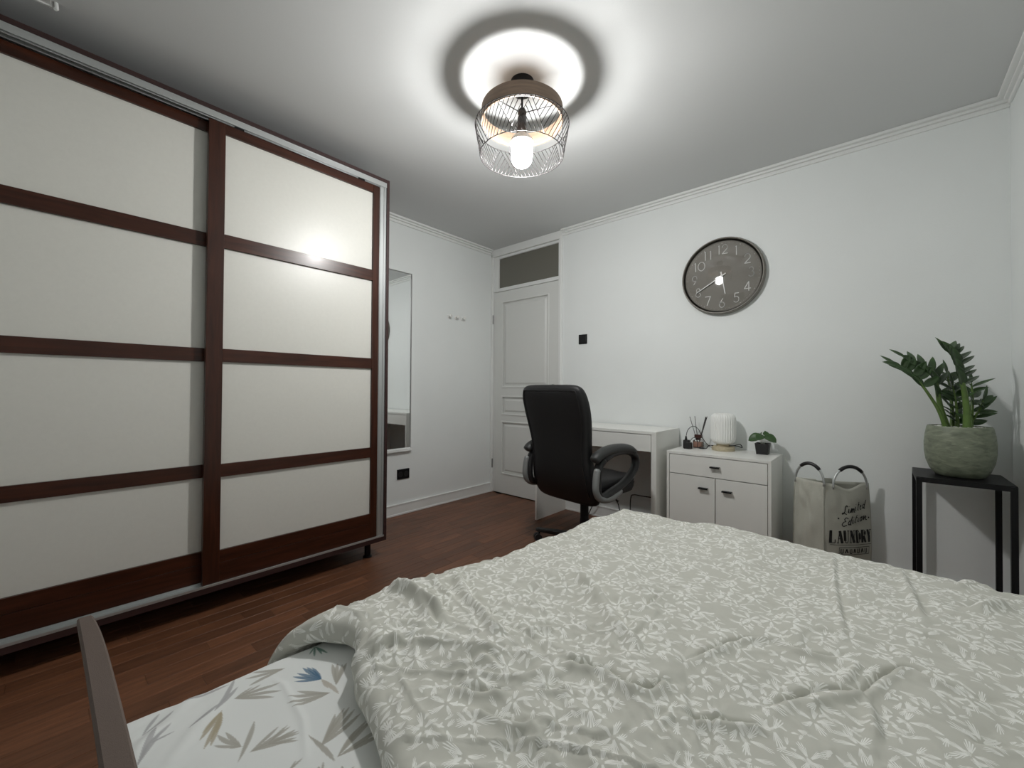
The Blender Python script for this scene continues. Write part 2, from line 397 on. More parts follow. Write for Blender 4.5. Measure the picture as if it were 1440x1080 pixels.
# dark hall behind the transom and under the door
struct('wall_hall', MB().box(-3.07, -1.98, YB+.55, YB+.6, -.01, ZC).box(-3.09, -3.04, YB+WT, YB+.6, -.01, ZC).box(-2.0, -1.95, YB+WT, YB+.6, -.01, ZC).box(-3.07, -1.98, YB+WT, YB+.6, ZC, ZC+.05), 'wall')

# ================================================================ WARDROBE
WX = -2.288; WY0, WY1 = -.392, 1.420; WZ0_, WZT = .100, 2.336; WB = XL+.06
wd = thing('sliding_wardrobe', (-2.64, .52, 0), 'large dark mahogany wardrobe with two sliding doors of cream panels', 'wardrobe')
for y in (WY0, WY1-.018): build('side_panel', B(WB, WX, y, y+.018, WZ0_, WZT), 'mah_case', wd, bevel=.001)
build('top_panel', B(WB, WX, WY0+.018, WY1-.018, WZT-.020, WZT), 'mah_case', wd, bevel=.001)
build('bottom_panel', B(WB, WX, WY0+.018, WY1-.018, WZ0_, WZ0_+.026), 'mah_case', wd, bevel=.001)
build('back_panel', B(WB, WB+.006, WY0+.018, WY1-.018, WZ0_+.026, WZT-.02), 'mah_case', wd)
build('top_track', MB().box(WX-.085, WX-.003, WY0+.018, WY1-.018, WZT-.026, WZT-.020).box(WX-.006, WX-.003, WY0+.018, WY1-.018, WZT-.050, WZT-.026)
      .box(WX-.044, WX-.041, WY0+.018, WY1-.018, WZT-.056, WZT-.026).box(WX-.015, WX-.012, WY0+.018, WY1-.018, WZT-.055, WZT-.026).box(WX-.085, WX-.082, WY0+.018, WY1-.018, WZT-.045, WZT-.026), 'alu', wd, bevel=.0006)
build('bottom_track', MB().box(WX-.085, WX-.001, WY0+.018, WY1-.018, WZ0_+.026, WZ0_+.030).box(WX-.006, WX+.001, WY0+.018, WY1-.018, WZ0_+.026, WZ0_+.037)
      .box(WX-.046, WX-.042, WY0+.018, WY1-.018, WZ0_+.030, WZ0_+.041), 'alu', wd, bevel=.0008)
# aluminium upright with its grip lips beside the door
for y0, y1 in ((WY1-.064, WY1-.018), (WY0+.018, WY0+.064)):
    build('edge_profile', MB().box(WX-.030, WX-.008, y0, y1, WZ0_+.030, WZT-.050).box(WX-.010, WX-.003, y0+.002, y0+.007, WZ0_+.038, WZT-.050).box(WX-.010, WX-.003, y0+.028, y0+.032, WZ0_+.038, WZT-.050), 'alu', wd, bevel=.001)
def sliding_door(y0, y1, xf, label, sl, sr):
    z0, z1 = WZ0_+.034, WZT-.060; xb = xf-.030
    fr = build('door', MB().box(xb, xf, y0, y0+sl, z0, z1).box(xb, xf, y1-sr, y1, z0, z1), 'mah_v', wd, bevel=.0012, label=label)
    ya, yb = y0+sl, y1-sr
    rails = [(z0, .2215), (.2235, .2805), (.6206, .6803), (1.1576, 1.2193), (1.6927, 1.7574), (2.2297, z1)]
    for i, (a, b) in enumerate(rails):
        build('rail', B(xb, xf-.0012, ya, yb, a, b), 'mah_h', fr, bevel=.001)
    for (a, b) in ((.2805, .6206), (.6803, 1.1576), (1.2193, 1.6927), (1.7574, 2.2297)):
        build('panel', B(xf-.020, xf-.013, ya-.004, yb+.004, a-.004, b+.004), 'cream', fr)
    for yy in (y0+.12, y1-.12):
        build('roller', B(xf-.008, xf-.002, yy-.02, yy+.02, z1, z1+.010), 'blackmetal', fr)
sliding_door(.488, 1.357, WX-.008, 'front sliding door nearer the mirror', .065, .042)
sliding_door(-.329, .551, WX-.048, 'rear sliding door partly behind the front one', .053, .040)
for (x, y) in ((-2.36, 1.335), (-2.36, -.30), (-2.82, 1.335), (-2.82, -.30)):
    build('foot', MB().lathe((x, y, 0), [(.026, 0), (.026, .008), (.018, .014), (.018, WZ0_)], 16), 'blackmetal', wd, smooth=True, auto=40)

# ================================================================ MIRROR, HOOKS, OUTLET, SWITCH
mx0, my0, my1, mz0, mz1 = XL, 1.52, 2.047, .535, 2.005
mi = thing('wall_mirror', (XL, (my0+my1)/2, mz0), 'tall narrow wall mirror in a slim white frame beside the wardrobe', 'mirror')
build('frame', MB().box(XL, XL+.022, my0, my1, mz0, mz0+.012).box(XL, XL+.022, my0, my1, mz1-.007, mz1)
      .box(XL, XL+.022, my0, my0+.008, mz0, mz1).box(XL, XL+.022, my1-.007, my1, mz0, mz1).box(XL, XL+.006, my0, my1, mz0, mz1), 'trim', mi, bevel=.001)
build('mirror_glass', B(XL+.006, XL+.012, my0+.008, my1-.007, mz0+.012, mz1-.007), 'mirror', mi)
build('shelf_lip', B(XL, XL+.035, my0, my1, mz0-.014, mz0+.004), 'trim', mi, bevel=.001)
for y, which in ((2.455, 'nearest the mirror'), (2.538, 'between the other two'), (2.618, 'nearest the door')):
    t = thing('wall_hook', (XL, y, 1.70), 'small round white wall hook, the one %s' % which, 'hook', 'row of three white wall hooks')
    rg = lambda r, x: [(XL+x, y+r*math.cos(2*PI*j/16), 1.702+r*math.sin(2*PI*j/16)) for j in range(16)]
    build('plate', MB().loft([rg(.020, 0), rg(.020, .004), rg(.017, .006)]), 'trim', t, smooth=True, auto=35)
    build('peg', MB().loft([rg(.007, .004), rg(.006, .022), rg(.015, .030), rg(.0165, .036), rg(.012, .041)]), 'white', t, smooth=True, auto=50)
o = thing('wall_outlet', (XL, 1.98, .335), 'black double power socket low on the left wall under the mirror', 'socket')
build('plate', B(XL, XL+.009, 1.923, 2.040, .290, .372), 'blackmetal', o, bevel=.003)
for y in (1.953, 2.010):
    rg = lambda r, x: [(XL+x, y+r*math.cos(2*PI*j/20), .331+r*math.sin(2*PI*j/20)) for j in range(20)]
    build('socket', MB().loft([rg(.023, .006), rg(.023, .0105), rg(.020, .0105), rg(.019, .0095)]), 'black', o, smooth=True, auto=30)
o = thing('light_switch', (-1.873, YB, 1.465), 'square black light switch on the wall right of the door', 'switch')
build('plate', B(-1.915, -1.834, YB-.008, YB, 1.424, 1.505), 'blackmetal', o, bevel=.003)
build('rocker', B(-1.905, -1.844, YB-.011, YB-.006, 1.434, 1.495), 'black', o, bevel=.002)
# curtain track on the ceiling
o = thing('curtain_track', (-1.0, .0, ZC), 'white ceiling curtain track ending above the wardrobe', 'curtain track')
build('rail', B(-2.262, .40, -.085, .0, ZC-.014, ZC), 'curtaintrack', o, bevel=.002)
build('end_cap', MB().box(-2.272, -2.262, -.088, .003, ZC-.019, ZC).tube([(-2.255, .012, ZC), (-2.255, .014, ZC-.022), (-2.250, .010, ZC-.028)], .006, 8), 'trim', o, bevel=.001)

# ================================================================ CEILING LAMP
LPX, LPY = -1.216, 1.432
t = thing('ceiling_lamp', (LPX, LPY, ZC), 'round ceiling lamp with a wooden band and a black wire cage', 'lamp')
c0 = (LPX, LPY, 0)
build('canopy', MB().lathe(c0, [(.053, ZC), (.053, ZC-.034), (.046, ZC-.050), (.020, ZC-.058), (.006, ZC-.060)], 32), 'blackmetal', t, smooth=True, auto=40)
build('stem', MB().tube([(LPX, LPY, ZC-.058), (LPX, LPY, 2.325)], .005, 10), 'blackmetal', t, smooth=True)
sk = build('socket', MB().lathe(c0, [(.004, 2.322), (.014, 2.318), (.020, 2.306), (.020, 2.296), (.012, 2.288), (.019, 2.284), (.021, 2.276), (.021, 2.212), (.018, 2.200)], 24), 'black', t, smooth=True, auto=50)
build('band', MB().lathe(c0, [(.1845, 2.250), (.1845, 2.317), (.1790, 2.317), (.1790, 2.250), (.1845, 2.250)], 72), 'ringwood', t, smooth=True, auto=40)
# fix: the band is an open hoop, so its end caps are dropped
me = D.objects['band'].data
import bmesh
bm = bmesh.new(); bm.from_mesh(me); big = [f for f in bm.faces if len(f.verts) > 8]; bmesh.ops.delete(bm, geom=big, context='FACES_ONLY'); bmesh.ops.remove_doubles(bm, verts=bm.verts, dist=1e-5); bmesh.ops.recalc_face_normals(bm, faces=bm.faces); bm.to_mesh(me); bm.free()
for k in range(3):
    a = .35+k*2*PI/3
    build('spoke', MB().tube([(LPX+.012*math.cos(a), LPY+.012*math.sin(a), 2.300), (LPX+.181*math.cos(a), LPY+.181*math.sin(a), 2.300)], .0022, 6), 'wire', t)
RT, ZT, RB, ZB = .2135, 2.236, .190, 2.103
def cg(u, v):   # u around, v 0 top .. 1 bottom
    r = RT+(RB-RT)*v; z = ZT+(ZB-ZT)*v; return (LPX+r*math.cos(u), LPY+r*math.sin(u), z)
cm = MB()
for v in (0, 1): cm.tube([cg(2*PI*j/72, v) for j in range(72)], .0019, 6, closed=True)
NS = 9
def wire(u0, v0, u1, v1, r=.0016):
    n = max(2, int(abs(u1-u0)*12)+2); cm.tube([cg(u0+(u1-u0)*i/(n-1), v0+(v1-v0)*i/(n-1)) for i in range(n)], r, 5)
st = 2*PI/NS
for k in range(NS):
    u = k*st; m_ = u+st/2; u2 = u+st
    wire(u, 0, m_, 1, .0013); wire(m_, 1, u2, 0, .0013)
    n = 7
    for i in range(1, n):      # downward triangle u..u2 at the top: lines parallel to the right leg
        f = i/n; us = u+st*f   # starts on the top rim, runs down-left until it meets the left leg
        # left leg: u+st/2*v ; line: us - st/2*v  -> v = f
        wire(us, 0, us-st/2*f, f)
    for i in range(1, n):      # upward triangle m_..m_+st at the bottom: lines parallel to the left leg of the next cell
        f = i/n; us = m_+st*f
        wire(us, 1, us-st/2*f, 1-f) if k % 2 else wire(us, 1, us+st/2*(1-f), 1-(1-f))
build('cage', cm, 'wire', t, smooth=True, kind='stuff')
for k in range(6):
    a = .1+k*PI/3
    build('cage_clip', MB().tube([(LPX+.183*math.cos(a), LPY+.183*math.sin(a), 2.255), (LPX+.2135*math.cos(a), LPY+.2135*math.sin(a), ZT)], .0016, 5), 'wire', t)
rb = .050
build('bulb_base', MB().lathe(c0, [(.016, 2.210), (.024, 2.200), (.044, 2.184), (.052, 2.172), (.052, 2.162), (.002, 2.165)], 28), 'white', t, smooth=True, auto=50)
prof = [(rb, 2.165), (.0490, 2.13), (.0475, 2.100)] + [(.047*math.cos(a), 2.092-.042*math.sin(a)) for a in (.25, .55, .85, 1.15, 1.4)]
build('bulb', MB().lathe(c0, prof, 20), 'bulb', t, smooth=True)

# ================================================================ WALL CLOCK
cx, cz = -.785, 1.806
t = thing('wall_clock', (cx, YB, cz), 'round taupe wall clock with thin white numerals showing twenty to six', 'clock')
def yr(r, y, n=64, x=cx, z=cz): return [(x+r*math.cos(2*PI*j/n), y, z+r*math.sin(2*PI*j/n)) for j in range(n)]
rim = MB().loft([yr(.256, YB), yr(.258, YB-.020), yr(.255, YB-.038), yr(.251, YB-.045), yr(.2465, YB-.045), yr(.244, YB-.038), yr(.244, YB-.012)], True, False)
build('rim', rim, 'clockrim', t, smooth=True, auto=50)
build('dial', MB().loft([yr(.2438, YB-.004), yr(.2438, YB-.016)]), 'clockface', t)
DF = YB-.0172
def strokes(mb, lines, ox, oz, w, h, r=.0033, y=DF):
    for ln in lines:      # flat ribbon with a little thickness
        P = [Vector((ox+(p[0]-.5)*w, oz+(p[1]-.5)*h)) for p in ln]
        for a, b in zip(P, P[1:]):
            t_ = (b-a).normalized(); n_ = Vector((-t_.y, t_.x))*r*.72; e_ = t_*r*.35
            q = [a-e_+n_, b+e_+n_, b+e_-n_, a-e_-n_]
            mb.loft([[(p.x, y+.0008, p.y) for p in q], [(p.x, y-.0008, p.y) for p in q]])
def arc(x, y, rx, ry, a0, a1, n=14): return [(x+rx*math.cos(math.radians(a0+(a1-a0)*i/n)), y+ry*math.sin(math.radians(a0+(a1-a0)*i/n))) for i in range(n+1)]
DG = {'0': [arc(.5,.5,.5,.5,0,360,20)], '1': [[(.5,1),(.5,0)], [(.36,.90),(.5,1)]],
 '2': [arc(.5,.68,.42,.32,170,-30)+[(.06,0),(.95,0)]], '3': [arc(.45,.76,.34,.24,150,-80)+arc(.45,.27,.42,.27,80,-150)],
 '4': [[(.70,0),(.70,1)],[(.70,1),(.02,.24),(.98,.24)]], '5': [[(.85,1),(.28,1),(.18,.58)]+arc(.46,.32,.42,.32,125,-150)],
 '6': [[(.66,1)]+[(.28,.62)]+arc(.5,.30,.40,.30,150,-210,18)], '7': [[(.05,1),(.92,1),(.35,0)]],
 '8': [arc(.5,.75,.30,.25,0,360,16), arc(.5,.25,.40,.25,0,360,16)], '9': [arc(.5,.70,.40,.30,-30,330,18)+[(.72,.38),(.34,0)]]}
for hnum in range(1, 13):
    a = PI/2-hnum*PI/6; x = cx+.176*math.cos(a); z = cz+.180*math.sin(a); s = str(hnum); mb = MB(); w_, h_ = .038, .060
    off = [0] if len(s) == 1 else [-.0175, .0175]
    for ch, dx in zip(s, off):
        ww = w_*(1.15 if ch == '0' else 1) if ch != '1' else .030
        strokes(mb, DG[ch], x+dx+(.004 if ch == '0' else 0), z, ww, h_)
    build('numeral', mb, 'numeral', t)
mk = MB()
for k in range(60):
    a = 2*PI*k/60; r = .0021 if k % 5 == 0 else .0011; x = cx+.222*math.cos(a); z = cz+.222*math.sin(a)
    mk.loft([yr(r, DF+.0005, 6, x, z), yr(r, DF-.0008, 6, x, z)])
build('minute_dots', mk, 'numeral', t, kind='stuff')
def hand(ang, L, w_, y):
    d_ = (math.cos(ang), math.sin(ang)); n_ = (-d_[1], d_[0]); mb = MB(); tail = -.03
    q = [(tail, w_*.8), (tail, -w_*.8), (L, -w_*.45), (L, w_*.45)]
    mb.loft([[(cx+d_[0]*a+n_[0]*b, yy, cz+d_[1]*a+n_[1]*b) for a, b in q] for yy in (y, y-.002)]); return mb
build('hour_hand', hand(PI/2-(5+40/60)*PI/6, .125, .0058, YB-.022), 'numeral', t)
build('minute_hand', hand(PI/2-40*PI/30, .188, .0050, YB-.026), 'numeral', t)
build('hub', MB().loft([yr(.008, YB-.016, 16), yr(.008, YB-.030, 16)]), 'numeral', t)
build('cover_glass', MB().loft([yr(.2438, YB-.034), yr(.2438, YB-.036)]+[yr(.2438*q_, YB-.036-.010*(1-q_*q_)) for q_ in (.9,.8,.7,.6,.5,.4,.3,.2,.1,.004)]+[yr(.0001, YB-.046)], False, True), 'clockglass', t, smooth=True)
# ================================================================ DESK
t = thing('desk', (-1.56, 2.82, 0), 'white desk with a drawer standing against the far wall', 'desk')
dx0, dx1, dy0, dy1, dzt = -2.052, -1.067, 2.606, YB-.016, .769
build('side_panel', B(dx0, dx0+.019, dy0, dy1, 0, dzt-.0005), 'white', t, bevel=.001)
build('side_panel', B(dx1-.034, dx1, dy0, dy1, 0, dzt-.0005), 'white', t, bevel=.001)
build('desk_top', B(dx0+.019, dx1-.034, dy0, dy1, dzt-.020, dzt), 'white', t, bevel=.001)
build('drawer_front', B(dx0+.022, dx1-.037, dy0+.002, dy0+.020, dzt-.132, dzt-.024), 'white', t, bevel=.001)
build('drawer_box', MB().box(dx0+.03, dx1-.045, dy0+.020, dy0+.36, dzt-.128, dzt-.120).box(dx0+.03, dx0+.042, dy0+.02, dy0+.36, dzt-.12, dzt-.06).box(dx1-.057, dx1-.045, dy0+.02, dy0+.36, dzt-.12, dzt-.06), 'white', t)
build('stretcher', B(dx0+.019, dx1-.034, dy1-.020, dy1, dzt-.20, dzt-.020), 'white', t, bevel=.001)

# ================================================================ CABINET
kx0, kx1, ky0, ky1, kz = -1.022, -.4435, 2.663, YB-.002, .651
t = thing('cabinet', ((kx0+kx1)/2, 2.84, 0), 'white low cabinet with one drawer over two doors right of the desk', 'cabinet')
build('cabinet_top', B(kx0, kx1, ky0, ky1, kz-.016, kz), 'white', t, bevel=.001)
build('side_panel', B(kx0, kx0+.016, ky0+.001, ky1, 0, kz-.016), 'white', t, bevel=.0008)
build('side_panel', B(kx1-.016, kx1, ky0+.001, ky1, 0, kz-.016), 'white', t, bevel=.0008)
build('bottom_panel', B(kx0+.016, kx1-.016, ky0+.02, ky1, .055, .071), 'white', t)
build('back_panel', B(kx0+.016, kx1-.016, ky1-.006, ky1, .071, kz-.016), 'white', t)
build('plinth', B(kx0+.016, kx1-.016, ky0+.03, ky0+.046, 0, .055), 'white', t)
km = -.7315
def handle(x, z, par): 
    build('handle', MB().box(x-.027, x+.027, ky0-.022, ky0-.017, z-.004, z+.004).box(x-.027, x+.027, ky0-.019, ky0+.001, z+.001, z+.004), 'blackmetal', par, bevel=.0008)
dr = build('drawer', MB().box(kx0+.019, kx1-.019, ky0+.001, ky0+.018, .515, kz-.0195).box(kx0+.03, kx1-.03, ky0+.018, ky0+.30, .525, .533), 'white', t, bevel=.0008); handle(km, .578, dr)
for (a, b, hx_) in ((kx0+.019, km-.0025, km-.066), (km+.0025, kx1-.019, km+.066)):
    q = build('door', B(a, b, ky0+.001, ky0+.018, .060, .5105), 'white', t, bevel=.0008); handle(hx_, .444, q)

# ---- things standing on the cabinet
def roundbox(x0, x1, y0, y1, prof, rad=.006, n=4, taper=None):
    """prof: list of (scale, z); rounded rectangle rings"""
    cx_, cy_ = (x0+x1)/2, (y0+y1)/2; hx_, hy_ = (x1-x0)/2, (y1-y0)/2; rings = []
    for s, z in prof:
        ring = []
        for (sx, sy, a0) in ((1,1,0),(-1,1,90),(-1,-1,180),(1,-1,270)):
            for i in range(n+1):
                a = math.radians(a0+90*i/n); ring.append((cx_+s*(sx*(hx_-rad)+rad*math.cos(a)), cy_+s*(sy*(hy_-rad)+rad*math.sin(a)), z))
        rings.append(ring)
    return MB().loft(rings)
t = thing('power_adapter', (-.950, 2.845, kz), 'small black power adapter block with a looping cable, left end of the cabinet', 'adapter')
build('body', roundbox(-.972, -.925, 2.822, 2.862, [(1,kz),(1,kz+.035),(.92,kz+.042)], .005), 'black', t, smooth=True, auto=40)
build('body', roundbox(-.990, -.955, 2.862, 2.905, [(1,kz),(1,kz+.045),(.9,kz+.052)], .005), 'black', t, smooth=True, auto=40)
build('plug', MB().tube([(-.973, 2.875, kz+.05), (-.973, 2.875, kz+.078)], [.010,.005], 10), 'black', t, smooth=True)
build('cable', MB().tube(spline([(-.973, 2.875, kz+.075), (-.972, 2.91, kz+.118), (-.958, 2.965, kz+.140), (-.930, 2.992, kz+.120), (-.905, 3.0, kz+.06), (-.875, 3.003, kz+.02), (-.85, 3.0, kz+.005), (-.835, 2.99, kz+.003)], 6), .0022, 6), 'black', t, smooth=True)
build('cable', MB().tube(spline([(-.945, 2.85, kz+.03), (-.930, 2.858, kz+.065), (-.912, 2.868, kz+.072), (-.900, 2.880, kz+.04), (-.905, 2.890, kz+.004)], 6), .0020, 6), 'black', t, smooth=True)
bx, by = -.912, 2.935
t = thing('reed_diffuser', (bx, by, kz), 'small glass reed diffuser bottle with dark reeds and a brown cap', 'diffuser')
build('bottle', roundbox(bx-.030, bx+.030, by-.024, by+.024, [(1,kz),(1,kz+.046),(.85,kz+.052),(.45,kz+.057),(.42,kz+.062)], .008), 'glass', t, smooth=True, auto=40)
build('oil', roundbox(bx-.027, bx+.027, by-.021, by+.021, [(1,kz+.003),(1,kz+.040)], .006), 'liquid', t)
build('label', B(bx-.018, bx+.022, by-.0255, by-.0246, kz+.008, kz+.038), 'label', t)
build('cap', roundbox(bx-.022, bx+.022, by-.018, by+.018, [(.55,kz+.056),(.55,kz+.066),(1,kz+.068),(1,kz+.088)], .006), 'brown', t, smooth=True, auto=35)
for tx, ty, tz, r in ((-.975, 2.955, .205, .0018), (-.945, 2.965, .210, .0018), (-.862, 2.925, .212, .0024), (-.855, 2.930, .213, .0024), (-.859, 2.920, .208, .0024)):
    build('reed', MB().tube([(bx+(tx-bx)*.02, by+(ty-by)*.02, kz+.02), (tx, ty, kz+tz)], r, 6), 'reed', t)
lx, ly = -.755, 2.925
t = thing('table_lamp', (lx, ly, kz), 'white ribbed glass table lamp on a pale wooden ring base, switched off', 'lamp')
build('base', MB().lathe((lx, ly, kz), [(.066, 0), (.068, .003), (.068, .024), (.066, .027), (.040, .027), (.040, .040), (.038, .042)], 40), 'beech', t, smooth=True, auto=40)
sp_ = [(.036,.040),(.052,.046),(.066,.060),(.0725,.078),(.0735,.10),(.0735,.195),(.0715,.214),(.064,.230),(.052,.238),(.047,.239),(.044,.236)]
build('glass_shade', MB().lathe((lx, ly, kz), sp_, 256, flute=.024, nfl=32), 'opal', t, smooth=True)
build('cord', MB().tube(spline([(lx+.04, ly-.02, kz+.034), (lx+.075, ly-.04, kz+.042), (lx+.105, ly-.03, kz+.050), (lx+.110, ly, kz+.028), (lx+.08, ly+.03, kz+.030), (lx+.062, ly+.005, kz+.034)], 6), .0026, 6), 'black', t, smooth=True)
build('cord', MB().tube(spline([(lx-.05, ly-.035, kz+.030), (lx-.075, ly-.045, kz+.028), (lx-.09, ly-.042, kz+.008), (lx-.11, ly-.035, kz+.006)], 6), .0026, 6), 'black', t, smooth=True)
build('inline_switch', MB().tube([(lx-.145, ly-.03, kz+.007), (lx-.135, ly-.031, kz+.007), (lx-.112, ly-.034, kz+.007), (lx-.105, ly-.035, kz+.006)], [.003,.0065,.0065,.003], 8), 'black', t, smooth=True)
px_, py_ = -.532, 2.925
t = thing('potted_pilea', (px_, py_, kz), 'tiny round-leaved plant in a small square black pot on the cabinet', 'plant')
build('pot', roundbox(px_-.038, px_+.038, py_-.038, py_+.038, [(.80,kz),(1.0,kz+.066),(.94,kz+.066),(.92,kz+.058)], .006), 'black', t, smooth=True, auto=35)
build('soil', roundbox(px_-.034, px_+.034, py_-.034, py_+.034, [(1,kz+.055),(1,kz+.058)], .006), 'under', t)
def leafmesh(name, L, W_, m, fold=.18, droop=.15, blunt=.5, nl=8, nw=3):
    vs = []; fs = []
    for i in range(nl+1):
        u = i/nl; hw = W_/2*(math.sin(PI*min(1, u**(.8)))**(blunt)) if 0 < u < 1 else 0.0004
        for j in range(-nw, nw+1):
            k = j/nw; vs.append((u*L, k*hw, fold*abs(k)*hw-droop*L*u*u))
    n = 2*nw+1
    for i in range(nl):
        for j in range(n-1): a = i*n+j; fs.append((a, a+1, a+n+1, a+n))
    me = D.meshes.new(name); me.from_pydata(vs, [], fs); me.materials.append(M[m]); me.polygons.foreach_set('use_smooth', [True]*len(fs)); return me
def put_leaf(me, P, dirv, nrm, parent, scale=1, name='leaf', thick=.0008):
    x = Vector(dirv).normalized(); z = Vector(nrm); z = (z-x*z.dot(x)).normalized(); y = z.cross(x)
    o = D.objects.new(name, me); link(o, parent); L = Vector(P)-ORG[parent.name]
    o.matrix_local = Matrix.Translation(L) @ Matrix(((x.x,y.x,z.x,0),(x.y,y.y,z.y,0),(x.z,y.z,z.z,0),(0,0,0,1))) @ Matrix.Scale(scale, 4)
    if 'solid' not in o.modifiers:
        s = o.modifiers.new('solid', 'SOLIDIFY'); s.thickness = thick
    return o
pl = leafmesh('round_leaf', .060, .052, 'leaf2', .2, .35, .55)
for (dx_, dy_, dz_, ax, ay, sc_) in ((-.030,-.012,.108,-1,-.45,1.15),(.032,-.018,.112,1,-.35,1.15),(-.004,-.020,.116,-.25,-1,.95),(.012,.020,.124,.6,.8,.9),(-.022,.018,.118,-.8,.7,.9),(.002,-.002,.128,.9,-.1,.7)):
    s = build('stem', MB().tube(spline([(px_+dx_*.2, py_+dy_*.2, kz+.056), (px_+dx_*.5, py_+dy_*.5, kz+.085), (px_+dx_*.6, py_+dy_*.6, kz+dz_)], 4), .0016, 6), 'pebble', t, smooth=True)
    put_leaf(pl, (px_+dx_*.35, py_+dy_*.35, kz+dz_+.002), (ax, ay, -.28), (ax*.15+.35, -.75, .75), s, sc_)

# cords under the desk
t = build('extension_cable', MB().tube(spline([(-1.43, 3.0, .004), (-1.43, 2.995, .10), (-1.425, 2.995, .21), (-1.40, 2.993, .238), (-1.30, 2.99, .242), (-1.12, 2.99, .250)], 6), .004, 6), 'black', smooth=True)
meta(t, 'black cord rising under the desk and bending along the wall to the right', 'cord')
t = build('extension_cable', MB().tube(spline([(-1.80, 3.0, .006), (-1.72, 2.95, .12), (-1.62, 2.98, .27), (-1.54, 3.0, .16), (-1.50, 2.99, .006)], 6), .004, 6), 'black', smooth=True)
meta(t, 'black cord arching under the desk behind the chair seat', 'cord')

# ================================================================ OFFICE CHAIR
ccx, ccy = -1.440, 2.30
t = thing('office_chair', (ccx, ccy, 0), 'black high-back office chair with looped arms facing the desk', 'chair')
def sup(w_, tk, e=3.2, n=40):
    r = []
    for j in range(n):
        a = 2*PI*j/n; c_, s_ = math.cos(a), math.sin(a)
        r.append((w_*math.copysign(abs(c_)**(2/e), c_), tk*math.copysign(abs(s_)**(2/e), s_)))
    return r
# (z, half width, half thickness, y centre)
bk = [(.345,.13,.012,2.165),(.350,.195,.030,2.155),(.366,.232,.045,2.145),(.40,.246,.054,2.130),(.46,.248,.058,2.108),(.52,.243,.060,2.095),(.60,.232,.058,2.082),(.68,.230,.055,2.072),
      (.74,.236,.052,2.062),(.82,.250,.052,2.048),(.90,.258,.054,2.030),(.97,.257,.054,2.010),(1.02,.248,.050,1.995),(1.048,.232,.040,1.988),(1.062,.205,.024,1.986),(1.067,.16,.008,1.986)]
def interp(z, k):
    for a, b in zip(bk, bk[1:]):
        if a[0] <= z <= b[0]: f = (z-a[0])/(b[0]-a[0]); return a[k]+(b[k]-a[k])*f
    return bk[-1][k]
zs = [b[0] for b in bk]
br = build('backrest', MB().loft([[(ccx+x, yc+y, z) for x, y in sup(hw, tk)] for z, hw, tk, yc in bk]), 'leather', t, smooth=True)
sd = br.modifiers.new('subd', 'SUBSURF'); sd.levels = 1; sd.render_levels = 1
# welt seam round the rear panel of the backrest
seam = []
for z in np.linspace(.42, 1.03, 22): seam.append((-(interp(z,1)-.030), interp(z,3)-interp(z,2)*.76, z))
top_ = [(x, interp(1.03,3)-interp(1.03,2)*(.93 if abs(x) < .15 else .85), 1.032) for x in np.linspace(-.19, .19, 12)]
right = [(-p[0], p[1], p[2]) for p in seam[::-1]]
build('piping', MB().tube([(ccx+p[0], p[1]-.001, p[2]) for p in seam+top_+right], .0032, 6), 'leather', br, smooth=True)
seat = MB(); rings = []
for z, s in ((.395,.90),(.405,.97),(.43,1.0),(.47,1.0),(.492,.975),(.503,.90),(.508,.70),(.509,.3)):
    rings.append([(ccx+x*s, 2.325+y*s, z-(.02 if y*s > .2 else 0)*(1 if z > .45 else 0)) for x, y in sup(.248, .250, 4, 48)])
seat.loft(rings); se = build('seat', seat, 'leather', t, smooth=True)
build('piping', MB().tube([(ccx+x*1.004, 2.325+y*1.004, .452) for x, y in sup(.248, .250, 4, 48)], .0035, 6, closed=True), 'leather', se, smooth=True)
build('tilt_mechanism', MB().box(ccx-.10, ccx+.10, ccy-.13, ccy+.12, .365, .396).box(ccx-.13, ccx-.09, ccy-.17, ccy+.14, .385, .397).box(ccx+.09, ccx+.13, ccy-.17, ccy+.14, .385, .397), 'blackmetal', t, bevel=.004)
build('lever', MB().tube(spline([(ccx+.08, ccy+.02, .378), (ccx+.20, ccy+.03, .372), (ccx+.235, ccy+.03, .36)], 4), [.005]*8+[.009], 8), 'blackmetal', t, smooth=True)
build('gas_column', MB().lathe((ccx, ccy, 0), [(.030,.075),(.030,.20),(.027,.215),(.027,.30),(.016,.305),(.016,.37)], 24), 'blackmetal', t, smooth=True, auto=40)
build('hub', MB().lathe((ccx, ccy, 0), [(.036,.055),(.045,.065),(.045,.10),(.036,.112)], 24), 'black', t, smooth=True, auto=40)
